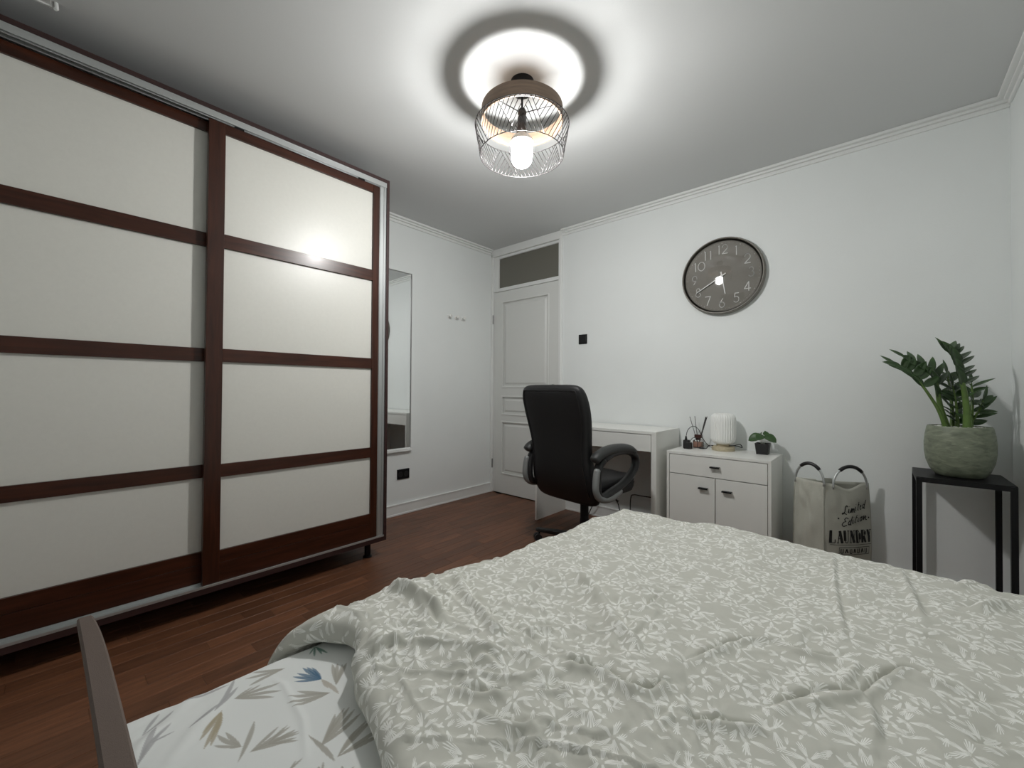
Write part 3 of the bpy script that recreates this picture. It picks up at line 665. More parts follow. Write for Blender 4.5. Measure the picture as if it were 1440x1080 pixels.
for k in range(5):
    a = math.radians(197+72*k); u_ = Vector((math.cos(a), math.sin(a), 0)); n_ = Vector((-u_.y, u_.x, 0)); rings = []
    for d_, hw, z0, z1 in ((.02,.030,.062,.108),(.10,.028,.066,.102),(.22,.023,.068,.094),(.335,.019,.064,.086),(.352,.012,.066,.082)):
        c_ = Vector((ccx, ccy, 0))+u_*d_; q = []
        for (s, z) in ((-1,z0),(1,z0),(1,z1-.006),(.7,z1),(-.7,z1),(-1,z1-.006)): p = c_+n_*hw*s; q.append((p.x, p.y, z))
        rings.append(q)
    leg = build('base_arm', MB().loft(rings), 'black', t, smooth=True, auto=35)
    c_ = Vector((ccx, ccy, 0))+u_*.330; ang = a+.8+k; v = Vector((math.cos(ang), math.sin(ang), 0)); w_ = Vector((-v.y, v.x, 0))
    mb = MB(); cc_ = c_+v*.012
    for s0, s1 in ((-.024,-.006),(.006,.024)):
        mb.loft([[tuple(cc_+w_*s+v*(.025*math.cos(2*PI*j/18))+Vector((0,0,.025+.025*math.sin(2*PI*j/18)))) for j in range(18)] for s in (s0, s1)])
    mb.tube([tuple(c_+Vector((0,0,.045))), tuple(c_+Vector((0,0,.068)))], .006, 8)
    mb.tube([tuple(cc_-w_*.02+Vector((0,0,.03))), tuple(cc_+w_*.02+Vector((0,0,.03)))], .008, 8)
    build('caster', mb, 'black', leg, smooth=True, auto=40)
for s in (1, -1):
    ax = ccx+(.285 if s > 0 else -.266)
    P = lambda y, z, dx=0: (ax+s*dx, y, z)
    ar = build('armrest', MB().tube(spline([P(2.115,.640), P(2.20,.668), P(2.30,.675), P(2.385,.660), P(2.435,.625), P(2.435,.570), P(2.375,.515), P(2.29,.475), P(2.20,.452), P(2.11,.430), P(2.07,.455), P(2.06,.52), P(2.075,.60), P(2.115,.640)], 6), .021, 12, flat=1.25), 'black', t, smooth=True)
    pad = spline([P(2.035,.640), P(2.07,.667), P(2.15,.688), P(2.26,.694), P(2.36,.682), P(2.42,.655)], 6); n = len(pad)
    build('arm_pad', MB().tube(pad, [.020+.009*math.sin(PI*min(1,(i+2)/(n+2)))**.5 if 0 < i < n-1 else .008 for i in range(n)], 14, flat=1.25), 'armpad', ar, smooth=True)
    g = spline([P(2.052,.600,.010), P(2.040,.550,.012), P(2.036,.485,.012), P(2.062,.440,.012), P(2.12,.418,.012), P(2.19,.420,.012), P(2.28,.445,.008)], 6)
    build('arm_guard', MB().tube(g, [.010]+[.018]*(len(g)-2)+[.010], 12, flat=1.1), 'silver', ar, smooth=True)
    build('arm_bolt', MB().tube([P(2.20,.435,-.06), P(2.20,.435,.0)], .014, 10), 'blackmetal', ar, smooth=True)

t.location = (-1.425, 2.325, 0); t.rotation_euler.z = math.radians(-8)
# ================================================================ LAUNDRY BAG
A_, B_, C_, D_ = (-.352,2.810), (-.222,2.765), (-.042,2.950), (-.330,2.990)
t = thing('laundry_bag', (-.22, 2.88, 0), 'beige canvas laundry bag with two hoop handles and black lettering', 'bag')
def bag_point(edge, f, z):
    a, b = edge; zf = z/.55; gx, gy = -.235, 2.885; k = 1.04-.05*zf+.05*math.sin(PI*min(zf,1)*.9)
    dq = (D_[0]+(-.262-D_[0])*zf**2, D_[1]+(2.825-D_[1])*zf**2)     # the back corner closes up towards the mouth
    a = dq if a == D_ else a; b = dq if b == D_ else b
    x = a[0]+(b[0]-a[0])*f; y = a[1]+(b[1]-a[1])*f
    ex, ey = b[0]-a[0], b[1]-a[1]; L = math.hypot(ex, ey); nx, ny = ey/L, -ex/L
    bulge = .018*math.sin(PI*f)*math.sin(PI*min(1, zf*.95))
    x = gx+(x-gx)*k+nx*bulge; y = min(gy+(y-gy)*k+ny*bulge, 3.012)
    return x, y
bag = MB(); rings = []; E = [(A_,B_),(B_,C_),(C_,D_),(D_,A_)]; ne = 22
nz = 34
for i in range(nz+1):
    zf = i/nz; ring = []
    for ei, e in enumerate(E):
        for j in range(ne):
            f = j/ne; topz = .552
            if ei == 1: topz = .545-.030*math.sin(PI*min(1,max(0,(f-.12)/.8)))**2
            if ei == 2: topz = .545
            if ei == 0: topz = .556-.010*f
            z = .002+zf*topz; x, y = bag_point(e, f, z)
            q = float(noise2(np.array(f*2.3+ei*5), np.array(z*9-f*2), 3))*.007+float(noise2(np.array(f*7+ei*9), np.array(z*22+f*5), 5))*(.0035 if ei == 1 else .0065)
            q *= (1 if ei < 2 else .2)*math.sin(PI*f)**.5 if f > 0 else 0
            ex, ey = e[1][0]-e[0][0], e[1][1]-e[0][1]; L = math.hypot(ex, ey)
            ring.append((x+ey/L*q, y-ex/L*q, z))
    rings.append(ring)
bag.loft(rings, True, False)
bo = build('bag_body', bag, 'canvas', t, smooth=True); s = bo.modifiers.new('cloth', 'SOLIDIFY'); s.thickness = .002; s.offset = -1
for cpt, e, f in ((A_, E[0], 0), (B_, E[1], 0)):
    build('seam', MB().tube([(*bag_point(e, f, z), z) for z in np.linspace(.01, .55, 12)], .0035, 6), 'canvas', bo, smooth=True)
def hoop(e, f0, f1, zb, hgt, lean=0):
    p0 = np.array([*bag_point(e, f0, zb), zb]); p1 = np.array([*bag_point(e, f1, zb), zb]); c_ = (p0+p1)/2; h_ = (p1-p0)/2
    pts = [tuple(c_+h_*math.cos(a)*-1+np.array([0, lean*math.sin(a), hgt*math.sin(a)])) for a in np.linspace(0, PI, 25)]
    dn = np.array([0,0,-.014])
    o = build('hoop_handle', MB().tube([tuple(np.array(pts[0])+dn)]+pts+[tuple(np.array(pts[-1])+dn)], .0058, 10), 'alu', t, smooth=True)
    build('grip', MB().tube(pts[7:19], [.0085]+[.0095]*10+[.0085], 10), 'black', o, smooth=True)
hoop((A_,B_), .02, 1.02, .545, .098, .0)
hoop((B_,C_), .20, .95, .530, .105, .0)
build('strap', MB().loft([[(-.222,2.790,.53),(-.185,2.83,.53),(-.185,2.832,.53),(-.222,2.792,.53)],[(-.220,2.790,.572),(-.190,2.825,.568),(-.190,2.827,.568),(-.220,2.792,.572)]]), 'canvas', t)
# lettering on the right face
def on_face(f, z, out=.0025):
    e = (B_, C_); x, y = bag_point(e, f, z); ex, ey = e[1][0]-e[0][0], e[1][1]-e[0][1]; L = math.hypot(ex, ey)
    q = float(noise2(np.array(f*2.3+5), np.array(z*9-f*2), 3))*.007+float(noise2(np.array(f*7+9), np.array(z*22+f*5), 5))*.0035
    q = q*math.sin(PI*min(max(f,0),1))**.5+out
    return (x+ey/L*q, y-ex/L*q, z)
ink = MB()
def quad(p, n=4):
    """flat print from four face points (f, z), split so that it follows the cloth"""
    (a, b, c_, d_) = [np.array(q) for q in p]
    for i in range(n):
        u0, u1 = i/n, (i+1)/n
        q = [a+(b-a)*u0, a+(b-a)*u1, d_+(c_-d_)*u1, d_+(c_-d_)*u0]
        ink.add([on_face(*k) for k in q], [(0,1,2,3)])
def brush(pts, w_, asp=.245):
    for (x0, z0), (x1, z1) in zip(pts, pts[1:]):
        dx_, dz_ = (x1-x0)*asp, z1-z0; L = math.hypot(dx_, dz_) or 1; nx, nz_ = -dz_/L*w_/asp, dx_/L*w_
        quad([(x0+nx, z0+nz_), (x1+nx, z1+nz_), (x1-nx, z1-nz_), (x0-nx, z0-nz_)], 1)
LET = {'L': (['T',(.22,0,.22,1)], [(.05,0,.85,0),(.05,1,.42,1),(.85,0,.85,.3)]),
 'A': ([(.85,0,.52,1)], [(.18,0,.50,1),(.28,.35,.68,.35),(.02,0,.34,0),(.66,0,1.0,0)]),
 'U': ([(.22,.18,.22,1)], [(.80,.2,.80,1),(.22,.18,.35,.02),(.35,.02,.65,.02),(.65,.02,.80,.2),(.04,1,.42,1),(.64,1,.96,1)]),
 'N': ([(.22,1,.80,0)], [(.20,0,.20,1),(.80,0,.80,1),(.02,1,.3,1),(.04,0,.38,0),(.64,1,.96,1)]),
 'D': ([(.24,0,.24,1),(.80,.25,.80,.75)], [(.05,0,.55,0),(.05,1,.55,1),(.55,1,.80,.75),(.55,0,.80,.25)]),
 'R': ([(.24,0,.24,1),(.74,.62,.74,.88),(.50,.5,.84,0)], [(.05,1,.62,1),(.62,1,.74,.88),(.24,.5,.62,.5),(.62,.5,.74,.62),(.05,0,.42,0),(.74,0,.98,0)]),
 'Y': ([(.5,0,.5,.48),(.22,1,.5,.46)], [(.78,1,.5,.46),(.06,1,.40,1),(.62,1,.94,1),(.32,0,.68,0)])}
f0, f1, z0, z1 = .09, .985, .236, .300; cw = (f1-f0)/7
for i, ch in enumerate('LAUNDRY'):
    th_, tn = LET[ch]
    g = lambda x, y: (f0+cw*(i+.04+x*.92), z0+(z1-z0)*y)
    for q in th_:
        if q == 'T': continue
        brush([g(q[0], q[1]), g(q[2], q[3])], .0062)
    for q in tn: brush([g(q[0], q[1]), g(q[2], q[3])], .0019)
SCR = {'L': [[(.85,.85),(.6,1),(.45,.8),(.5,.3),(.2,.0),(.05,.12),(.3,.18),(.9,0)]], 'i': [[(.2,.5),(.35,.05),(.7,.05)],[(.35,.72),(.37,.76)]],
 'm': [[(.0,.0),(.15,.5),(.15,.0),(.35,.48),(.45,.4),(.45,.0),(.65,.48),(.78,.4),(.78,.05),(.98,.05)]],
 't': [[(.4,.95),(.3,.05),(.7,.05)],[(.1,.62),(.7,.66)]], 'e': [[(.1,.25),(.6,.35),(.5,.52),(.2,.4),(.2,.1),(.5,.0),(.8,.1)]],
 'd': [[(.65,.45),(.3,.5),(.12,.2),(.35,0),(.62,.2),(.78,.98)],[(.62,.2),(.7,0),(.9,.05)]],
 'E': [[(.95,.85),(.6,1),(.35,.78),(.65,.56),(.3,.5),(.1,.2),(.4,0),(.9,.15)]], 'o': [[(.5,.5),(.2,.35),(.25,.05),(.55,.0),(.75,.25),(.5,.5),(.9,.45)]],
 'n': [[(.05,.5),(.15,.0)],[(.15,.0),(.4,.48),(.62,.42),(.6,.05),(.95,.05)]]}
def script(txt, fa, za, cw_, h_, rise, wts):
    x = fa
    for ch, k in zip(txt, wts):
        for ln in SCR[ch]: brush([(x+p[0]*cw_*k+p[1]*h_*.8, za+p[1]*h_+(x-fa)*rise) for p in ln], .0022)
        x += cw_*k
script('Limited', .33, .385, .094, .047, .06, [1.2,.55,1.1,.55,.7,.7,.9])
script('Edition', .31, .322, .102, .047, .06, [1.2,.9,.55,.7,.55,.9,.9])
for f_ in (.27, .93): quad([(f_-.015,.360),(f_+.015,.360),(f_+.015,.368),(f_-.015,.368)], 1)
build('lettering', ink, 'ink', bo, kind='stuff')
ink = MB()
for a, b in ((.12,.97),): quad([(a,.226),(b,.226),(b,.2235),(a,.2235)], 8)
for a, b, c_, d_ in ((.27,.92,.210,.213),(.27,.92,.172,.175)): quad([(a,c_),(b,c_),(b,d_),(a,d_)], 6)
for f_ in (.27, .915): quad([(f_,.172),(f_+.008,.172),(f_+.008,.213),(f_,.213)], 1)
random.seed(5)
for k in range(7):
    f_ = .31+k*.085
    brush([(f_, .181), (f_+.02, .204), (f_+.045, .182)], .0026) if k % 2 else brush([(f_, .204), (f_, .181), (f_+.04, .181), (f_+.04,.204)], .0022)
build('small_print', ink, 'ink', bo, kind='stuff')

# ================================================================ PLANT STAND AND PLANT
sx0, sx1, sy0, sy1, sz = .128, .428, 2.645, 2.965, .652
t = thing('plant_stand', ((sx0+sx1)/2, (sy0+sy1)/2, 0), 'black square metal plant stand with thin legs in the right corner', 'stand')
for (x, y) in ((sx0,sy0),(sx1-.02,sy0),(sx0,sy1-.02),(sx1-.02,sy1-.02)): build('leg', B(x, x+.02, y, y+.02, 0, sz-.004), 'blackmetal', t, bevel=.001)
build('top', B(sx0+.001, sx1-.001, sy0+.001, sy1-.001, sz-.003, sz), 'blackmetal', t)
for r in ((sx0+.02,sx1-.02,sy0,sy0+.02),(sx0+.02,sx1-.02,sy1-.02,sy1),(sx0,sx0+.02,sy0+.02,sy1-.02),(sx1-.02,sx1,sy0+.02,sy1-.02)):
    build('rail', B(*r, sz-.023, sz-.003), 'blackmetal', t)
gx, gy = .278, 2.800
t = thing('potted_zamioculcas', (gx, gy, sz), 'glossy dark green plant in a large round grey-green pot on the stand', 'plant')
build('pot', MB().lathe((gx, gy, sz), [(.070,0),(.080,.004),(.098,.030),(.111,.070),(.116,.110),(.1165,.150),(.113,.190),(.107,.222),(.104,.230),(.098,.230),(.098,.205),(.05,.204)], 56), 'potgreen', t, smooth=True, auto=60)
pb = MB(); random.seed(8)
for k in range(150):
    a = random.random()*2*PI; r = .093*math.sqrt(random.random()); s = random.uniform(.004, .0075); x, y, z = gx+r*math.cos(a), gy+r*math.sin(a), sz+.222+random.random()*.004
    pb.add([(x+s,y,z),(x,y+s*.8,z),(x-s,y,z),(x,y-s*.8,z),(x,y,z+s*.6),(x,y,z-s*.6)], [(0,1,4),(1,2,4),(2,3,4),(3,0,4),(1,0,5),(2,1,5),(3,2,5),(0,3,5)])
pb.lathe((gx, gy, sz), [(.0975,.200),(.0975,.221)], 32)
build('pebbles', pb, 'pebble', t, kind='stuff')
zl = [leafmesh('zz_leaf', .072, .033, 'leaf', .35, .12, .75), leafmesh('zz_leaf', .098, .025, 'leaf', .25, .05, .8)]
CR = Vector((.749,.662,0)); CF = Vector((-.662,.749,0)); UP = Vector((0,0,1))
stems = [ # points, radius, list of (fraction, side (-1 left, 1 right), mode, scale)
 ([(.236,2.775,.865),(.205,2.76,.965),(.152,2.745,1.074),(.116,2.735,1.124),(.064,2.73,1.170)], .010, .46, 'soft', 5),
 ([(.240,2.800,.865),(.218,2.80,.97),(.205,2.80,1.078),(.178,2.79,1.140),(.100,2.78,1.205)], .016, .34, 'mix', 6),
 ([(.300,2.760,.865),(.298,2.755,.95),(.291,2.75,1.032),(.279,2.75,1.110),(.260,2.75,1.195),(.240,2.75,1.232)], .018, .50, 'comb', 8),
 ([(.315,2.815,.865),(.322,2.83,.96),(.326,2.85,1.03),(.325,2.87,1.08)], .011, .10, 'dense', 6),
 ([(.300,2.85,.865),(.328,2.83,.92),(.345,2.81,.965),(.352,2.80,1.0)], .009, .15, 'dense', 5),
 ([(.262,2.85,.865),(.262,2.87,.97),(.258,2.90,1.06),(.250,2.92,1.13)], .011, .15, 'dense', 7),
 ([(.275,2.82,.865),(.275,2.83,.94),(.270,2.83,1.01),(.262,2.84,1.07)], .010, .10, 'dense', 6)]
random.seed(21)
for pts, r, fr0, mode, npairs in stems:
    sp = spline(pts, 8); n = len(sp); rad = [r*(1-.72*(i/(n-1))**.55) for i in range(n)]
    so = build('stem', MB().tube(sp, rad, 8), 'stem', t, smooth=True)
    for k in range(npairs):
        f = fr0+(1-fr0)*(k+.3)/npairs; i = min(n-2, int(f*(n-1))); P = Vector(sp[i]); T = (Vector(sp[i+1])-P).normalized()
        side = (CR-T*CR.dot(T)).normalized(); depth = (CF-T*CF.dot(T)).normalized()
        sc_ = (1.18-.25*abs(f-.62))*random.uniform(.9,1.08)*(.8 if mode == 'dense' else 1)
        for s in (-1, 1):
            if mode == 'comb':
                if s > 0: dv = side*.95+T*.35+depth*.15; nm = UP*.9-CR*.3-CF*.28; me_ = zl[1]
                else: dv = -side*.40+T*.85-depth*.45; nm = -CF+UP*.25-CR*.3; me_ = zl[0]
            elif mode == 'soft':
                if s > 0: dv = side*.55+T*.15-UP*.05-depth*.3; nm = -CF*.9+UP*.5; me_ = zl[0]
                else: dv = -side*.25+T*.95-depth*.1; nm = -CF*.6+UP*.7-CR*.4; me_ = zl[0]
            elif mode == 'mix':
                if s > 0: dv = side*.85+T*.55+depth*.2; nm = UP-CF*.15; me_ = zl[1]
                else: dv = -side*.35+T*.8-depth*.35; nm = -CF+UP*.3; me_ = zl[0]
            else:
                dv = side*s*.7+T*.55+depth*random.uniform(-.6,.4); nm = -CF*random.uniform(.2,1)+UP*random.uniform(.3,1)+CR*random.uniform(-.4,.4); me_ = zl[k % 2]
            put_leaf(me_, P, dv+Vector((random.uniform(-.06,.06),)*3), nm, so, sc_)
    P = Vector(sp[-1]); T = (P-Vector(sp[-3])).normalized(); put_leaf(zl[1], P, T, -CF+UP*.4, so, .75)

# ================================================================ BED
BX0, BX1, BY0, BY1, BZ = -1.035, .375, .080, 1.93, .430
t = bed = thing('bed', ((BX0+BX1)/2, 1.0, 0), 'taupe upholstered double bed with a narrow curved headboard rail', 'bed')
for x in (BX0-.0, BX1-.03): build('side_rail', B(x+(.07 if x < 0 else .01), x+(.095 if x < 0 else .035), BY0, BY1-.06, .16, .27), 'bedframe', t, bevel=.004)
for y in (BY0, BY1-.03): build('end_rail', B(BX0+.096, BX1-.021, y+.004-(.06 if y > 1 else 0), y+.028-(.06 if y > 1 else 0), .16, .27), 'bedframe', t, bevel=.004)
build('slat_base', B(BX0+.096, BX1-.021, BY0+.03, BY1-.06, .225, .240), 'bedframe', t)
for x in (BX0+.11, BX1-.10):
    for y in (BY0+.04, BY1-.15): build('leg', B(x, x+.05, y, y+.05, 0, .225), 'blackmetal', t, bevel=.003)
# the mattress lies slightly askew on its frame, turned about its head left corner
PIV, ASK = Vector((BX0, BY0, 0)), math.radians(-1.8)
CA, SA = math.cos(ASK), math.sin(ASK)
mb = roundbox(BX0+.02, BX1-.006, BY0+.012, BY1-.012, [(.985,.241),(1,.255),(1,.405),(.985,.418)], .04)
mb.v = [(PIV.x+(x-PIV.x)*CA-(y-PIV.y)*SA, PIV.y+(x-PIV.x)*SA+(y-PIV.y)*CA, z) for x, y, z in mb.v]
build('mattress', mb, 'mattress', t, smooth=True, auto=50)
# headboard rail: a padded bar, thinner and bent back at its ends
rings = []
for u in np.linspace(-1, 1, 41):
    x = -.31+u*.722; e = abs(u)**6; yb = .0445-.0015*e; yf = .0705-.006*abs(u)**10-.002*e; zt = .640+.004*(1-u*u); zb_ = zt-.012; c_ = .0025
    rings.append([(x,yb,zb_),(x,yf,zb_),(x,yf,zt-c_),(x,yf-c_,zt),(x,yb+c_,zt),(x,yb,zt-c_)])
build('headboard_rail', MB().loft(rings), 'taupe', t, smooth=True, auto=40)
for x in (-.62, .0): build('headboard_post', MB().loft([[(x-.022,y0,z),(x+.022,y0,z),(x+.022,y0+.018,z),(x-.022,y0+.018,z)] for y0, z in ((.008,.10),(.008,.46),(.046,.629))]), 'taupe', t, bevel=.003)
build('headboard_rail', B(-.90, .28, .010, .024, .30, .38), 'taupe', t, bevel=.003)
CREASES= [([(-0.998,0.629),(-0.91,0.64),(-0.811,0.636),(-0.765,0.622)],0.016,0.026),([(-0.953,0.831),(-0.827,0.748),(-0.75,0.721),(-0.665,0.686),(-0.594,0.644)],0.016,0.016),([(-0.988,0.756),(-0.893,0.725),(-0.823,0.702)],0.012,0.01),([(-0.71,1.099),(-0.591,1.017),(-0.516,0.949),(-0.448,0.883),(-0.4,0.853),(-0.366,0.798)],0.02,0.016),([(-0.482,0.694),(-0.441,0.711),(-0.394,0.726),(-0.364,0.718),(-0.341,0.713),(-0.317,0.723),(-0.306,0.762),(-0.284,0.79)],0.009,-0.01),([(-0.578,0.5),(-0.535,0.527),(-0.498,0.568)],0.007,-0.006),([(-0.465,0.598),(-0.44,0.617),(-0.414,0.636)],0.007,-0.007),([(-0.639,0.514),(-0.6,0.564),(-0.583,0.588),(-0.54,0.586)],0.009,0.006),([(-0.792,0.558),(-0.748,0.574)],0.01,0.005),([(-0.592,0.715),(-0.58,0.763),(-0.566,0.802)],0.01,0.007),([(-0.514,0.484),(-0.475,0.492),(-0.432,0.505),(-0.402,0.531)],0.009,0.008),([(-0.694,0.869),(-0.648,0.852),(-0.619,0.855)],0.007,-0.006),([(-0.51,1.11),(-0.476,1.131),(-0.439,1.146)],0.007,-0.006),([(-0.45,1.04),(-0.446,1.112)],0.006,-0.005),([(-0.828,1.331),(-0.775,1.314)],0.006,-0.005),([(-0.264,0.668),(-0.256,0.702)],0.008,0.006),([(-0.761,0.442),(-0.761,0.505),(-0.742,0.555),(-0.713,0.594)],0.012,0.006),([(-0.815,0.478),(-0.809,0.556),(-0.742,0.604)],0.012,0.006),([(-1.067,1.047),(-0.89,1.034),(-0.854,1.122)],0.008,0.004),([(-0.983,1.373),(-0.848,1.347),(-0.733,1.261)],0.008,0.004),([(-0.122,1.849),(-0.104,1.582),(-0.085,1.405),(-0.068,1.28),(-0.064,1.204)],0.009,0.008),([(0.051,1.842),(0.062,1.649),(0.071,1.529),(0.079,1.413)],0.012,0.01),([(-0.3,0.868),(-0.266,0.951),(-0.246,1.028),(-0.221,1.075),(-0.177,1.108),(-0.137,1.09),(-0.098,1.097),(-0.058,1.133)],0.008,-0.008),([(-0.158,0.825),(-0.13,0.887),(-0.1,0.947),(-0.059,1.001),(-0.031,1.018),(-0.01,1.072),(0.016,1.133),(0.05,1.164),(0.077,1.141),(0.11,1.145),(0.135,1.142),(0.168,1.164)],0.009,-0.008),([(-0.099,0.871),(-0.082,0.915),(-0.056,0.954),(-0.026,0.989),(-0.012,0.963),(-0.009,0.924),(-0.008,0.861)],0.01,0.009),([(-0.247,0.716),(-0.209,0.747),(-0.17,0.775),(-0.138,0.795)],0.008,-0.009),([(0.15,1.813),(0.175,1.803),(0.233,1.916),(0.236,1.859)],0.016,0.008),([(0.179,1.578),(0.215,1.627),(0.253,1.711)],0.016,0.016),([(-0.033,1.119),(-0.04,1.073),(-0.053,1.024)],0.008,0.006),([(0.075,1.342),(0.114,1.341)],0.009,-0.006),([(0.109,0.997),(0.154,1.031)],0.009,-0.005)]
SPRAYS= [((-0.874,0.393),[(-0.936,0.389),(-0.94,0.382),(-0.931,0.367),(-0.927,0.357),(-0.909,0.354),(-0.927,0.396)],1),((-0.874,0.393),[(-0.837,0.391),(-0.807,0.397)],5),((-0.998,0.433),[(-0.977,0.411),(-0.962,0.416),(-0.957,0.43),(-0.952,0.441),(-1.001,0.423)],2),((-0.834,0.405),[(-0.906,0.431),(-0.899,0.439),(-0.887,0.444),(-0.885,0.453)],0),((-0.822,0.387),[(-0.876,0.346),(-0.873,0.328),(-0.857,0.32),(-0.84,0.323)],0),((-0.715,0.322),[(-0.762,0.369),(-0.762,0.386),(-0.758,0.394),(-0.746,0.398),(-0.729,0.401)],0),((-0.671,0.33),[(-0.699,0.41),(-0.669,0.406),(-0.655,0.403),(-0.704,0.399),(-0.7,0.377)],0),((-0.783,0.262),[(-0.8,0.299),(-0.78,0.306),(-0.768,0.306),(-0.754,0.299)],0),((-0.752,0.316),[(-0.668,0.323)],0),((-0.703,0.264),[(-0.712,0.291),(-0.715,0.281)],0),((-0.663,0.3),[(-0.68,0.31),(-0.679,0.301)],0),((-0.634,0.322),[(-0.65,0.327),(-0.634,0.339)],0),((-1.052,0.318),[(-1.027,0.287),(-1.043,0.297),(-1.018,0.3),(-1.025,0.33),(-1.044,0.329)],2),((-0.924,0.229),[(-0.89,0.193),(-0.876,0.186),(-0.852,0.187),(-0.851,0.196),(-0.873,0.209)],3),((-0.944,0.255),[(-0.926,0.33),(-0.902,0.324),(-0.894,0.308),(-0.95,0.303),(-0.954,0.288)],0),((-0.809,0.23),[(-0.868,0.209),(-0.847,0.2),(-0.864,0.221),(-0.821,0.215)],0),((-0.788,0.237),[(-0.794,0.301),(-0.773,0.307),(-0.762,0.299),(-0.809,0.287)],0),((-0.781,0.217),[(-0.856,0.263)],0),((-0.966,0.354),[(-0.991,0.288),(-1.004,0.303),(-0.963,0.286)],0),((-1.007,0.19),[(-0.998,0.259),(-1.028,0.262),(-1.029,0.232)],4),((-0.917,0.178),[(-0.947,0.232),(-0.938,0.221)],4),((-0.965,0.122),[(-1.006,0.151),(-0.994,0.17)],4),((-1.016,0.335),[(-1.024,0.418),(-1.04,0.411),(-1.027,0.393)],0),((-0.923,0.124),[(-0.956,0.16),(-0.928,0.159)],4),((-1.069,0.23),[(-1.05,0.278),(-1.076,0.273)],4),((-0.888,0.106),[(-0.943,0.146),(-0.967,0.141)],4),((-0.93,0.219),[(-1.009,0.272),(-0.976,0.269)],4)]

def unskew(p):
    v = Matrix.Rotation(-ASK, 4, 'Z') @ (Vector((p[0], p[1], 0))-PIV)+PIV; return (v.x, v.y)
CREASES = [([unskew(p) for p in q], a_, b_) for q, a_, b_ in CREASES]
SPRAYS = [(unskew(b_), [unskew(p) for p in q], c_) for b_, q, c_ in SPRAYS]
# ---- wrap a flat cloth parameter over the rounded left and foot edges of the bed
def wrap1(s, s0, R):
    """distance past an edge -> (outward shift, drop)"""
    e = np.maximum(s0-s, 0); q = R*PI/2; a = np.minimum(e, q)/R
    return R*np.sin(a)-e*0, R*(1-np.cos(a))+np.maximum(e-q, 0), e
def grid_obj(name, X, Y, Z, m, uv=None, col=None, origin=(-.3, 1.0, .43)):
    X, Y = PIV.x+(X-PIV.x)*CA-(Y-PIV.y)*SA, PIV.y+(X-PIV.x)*SA+(Y-PIV.y)*CA
    ni, nj = X.shape; idx = np.arange(ni*nj).reshape(ni, nj)
    F_ = np.stack([idx[:-1,:-1], idx[1:,:-1], idx[1:,1:], idx[:-1,1:]], -1).reshape(-1, 4)
    V = np.stack([X-origin[0], Y-origin[1], Z-origin[2]], -1).reshape(-1, 3)
    me = D.meshes.new(name); me.vertices.add(len(V)); me.vertices.foreach_set('co', V.ravel().astype('f'))
    me.loops.add(F_.size); me.loops.foreach_set('vertex_index', F_.ravel()); me.polygons.add(len(F_))
    me.polygons.foreach_set('loop_start', np.arange(0, F_.size, 4)); me.polygons.foreach_set('loop_total', np.full(len(F_), 4)); me.update(calc_edges=True)
    me.polygons.foreach_set('use_smooth', np.ones(len(F_), bool)); me.materials.append(M[m])
    if uv is not None:
        l = me.uv_layers.new(name='cloth'); l.data.foreach_set('uv', np.stack(uv, -1).reshape(-1, 2)[F_.ravel()].ravel().astype('f'))
    if col is not None:
        a = me.color_attributes.new('print', 'FLOAT_COLOR', 'POINT'); a.data.foreach_set('color', np.concatenate([col, np.ones(col.shape[:-1]+(1,))], -1).reshape(-1).astype('f'))
    o = D.objects.new(name, me); link(o); o.location = origin; ORG[o.name] = Vector(origin); return o
def normals(X, Y, Z):
    P = np.stack([X, Y, Z], -1); du = np.gradient(P, axis=0); dv = np.gradient(P, axis=1); n = np.cross(du, dv); n /= np.linalg.norm(n, axis=-1, keepdims=True)+1e-12
    return n
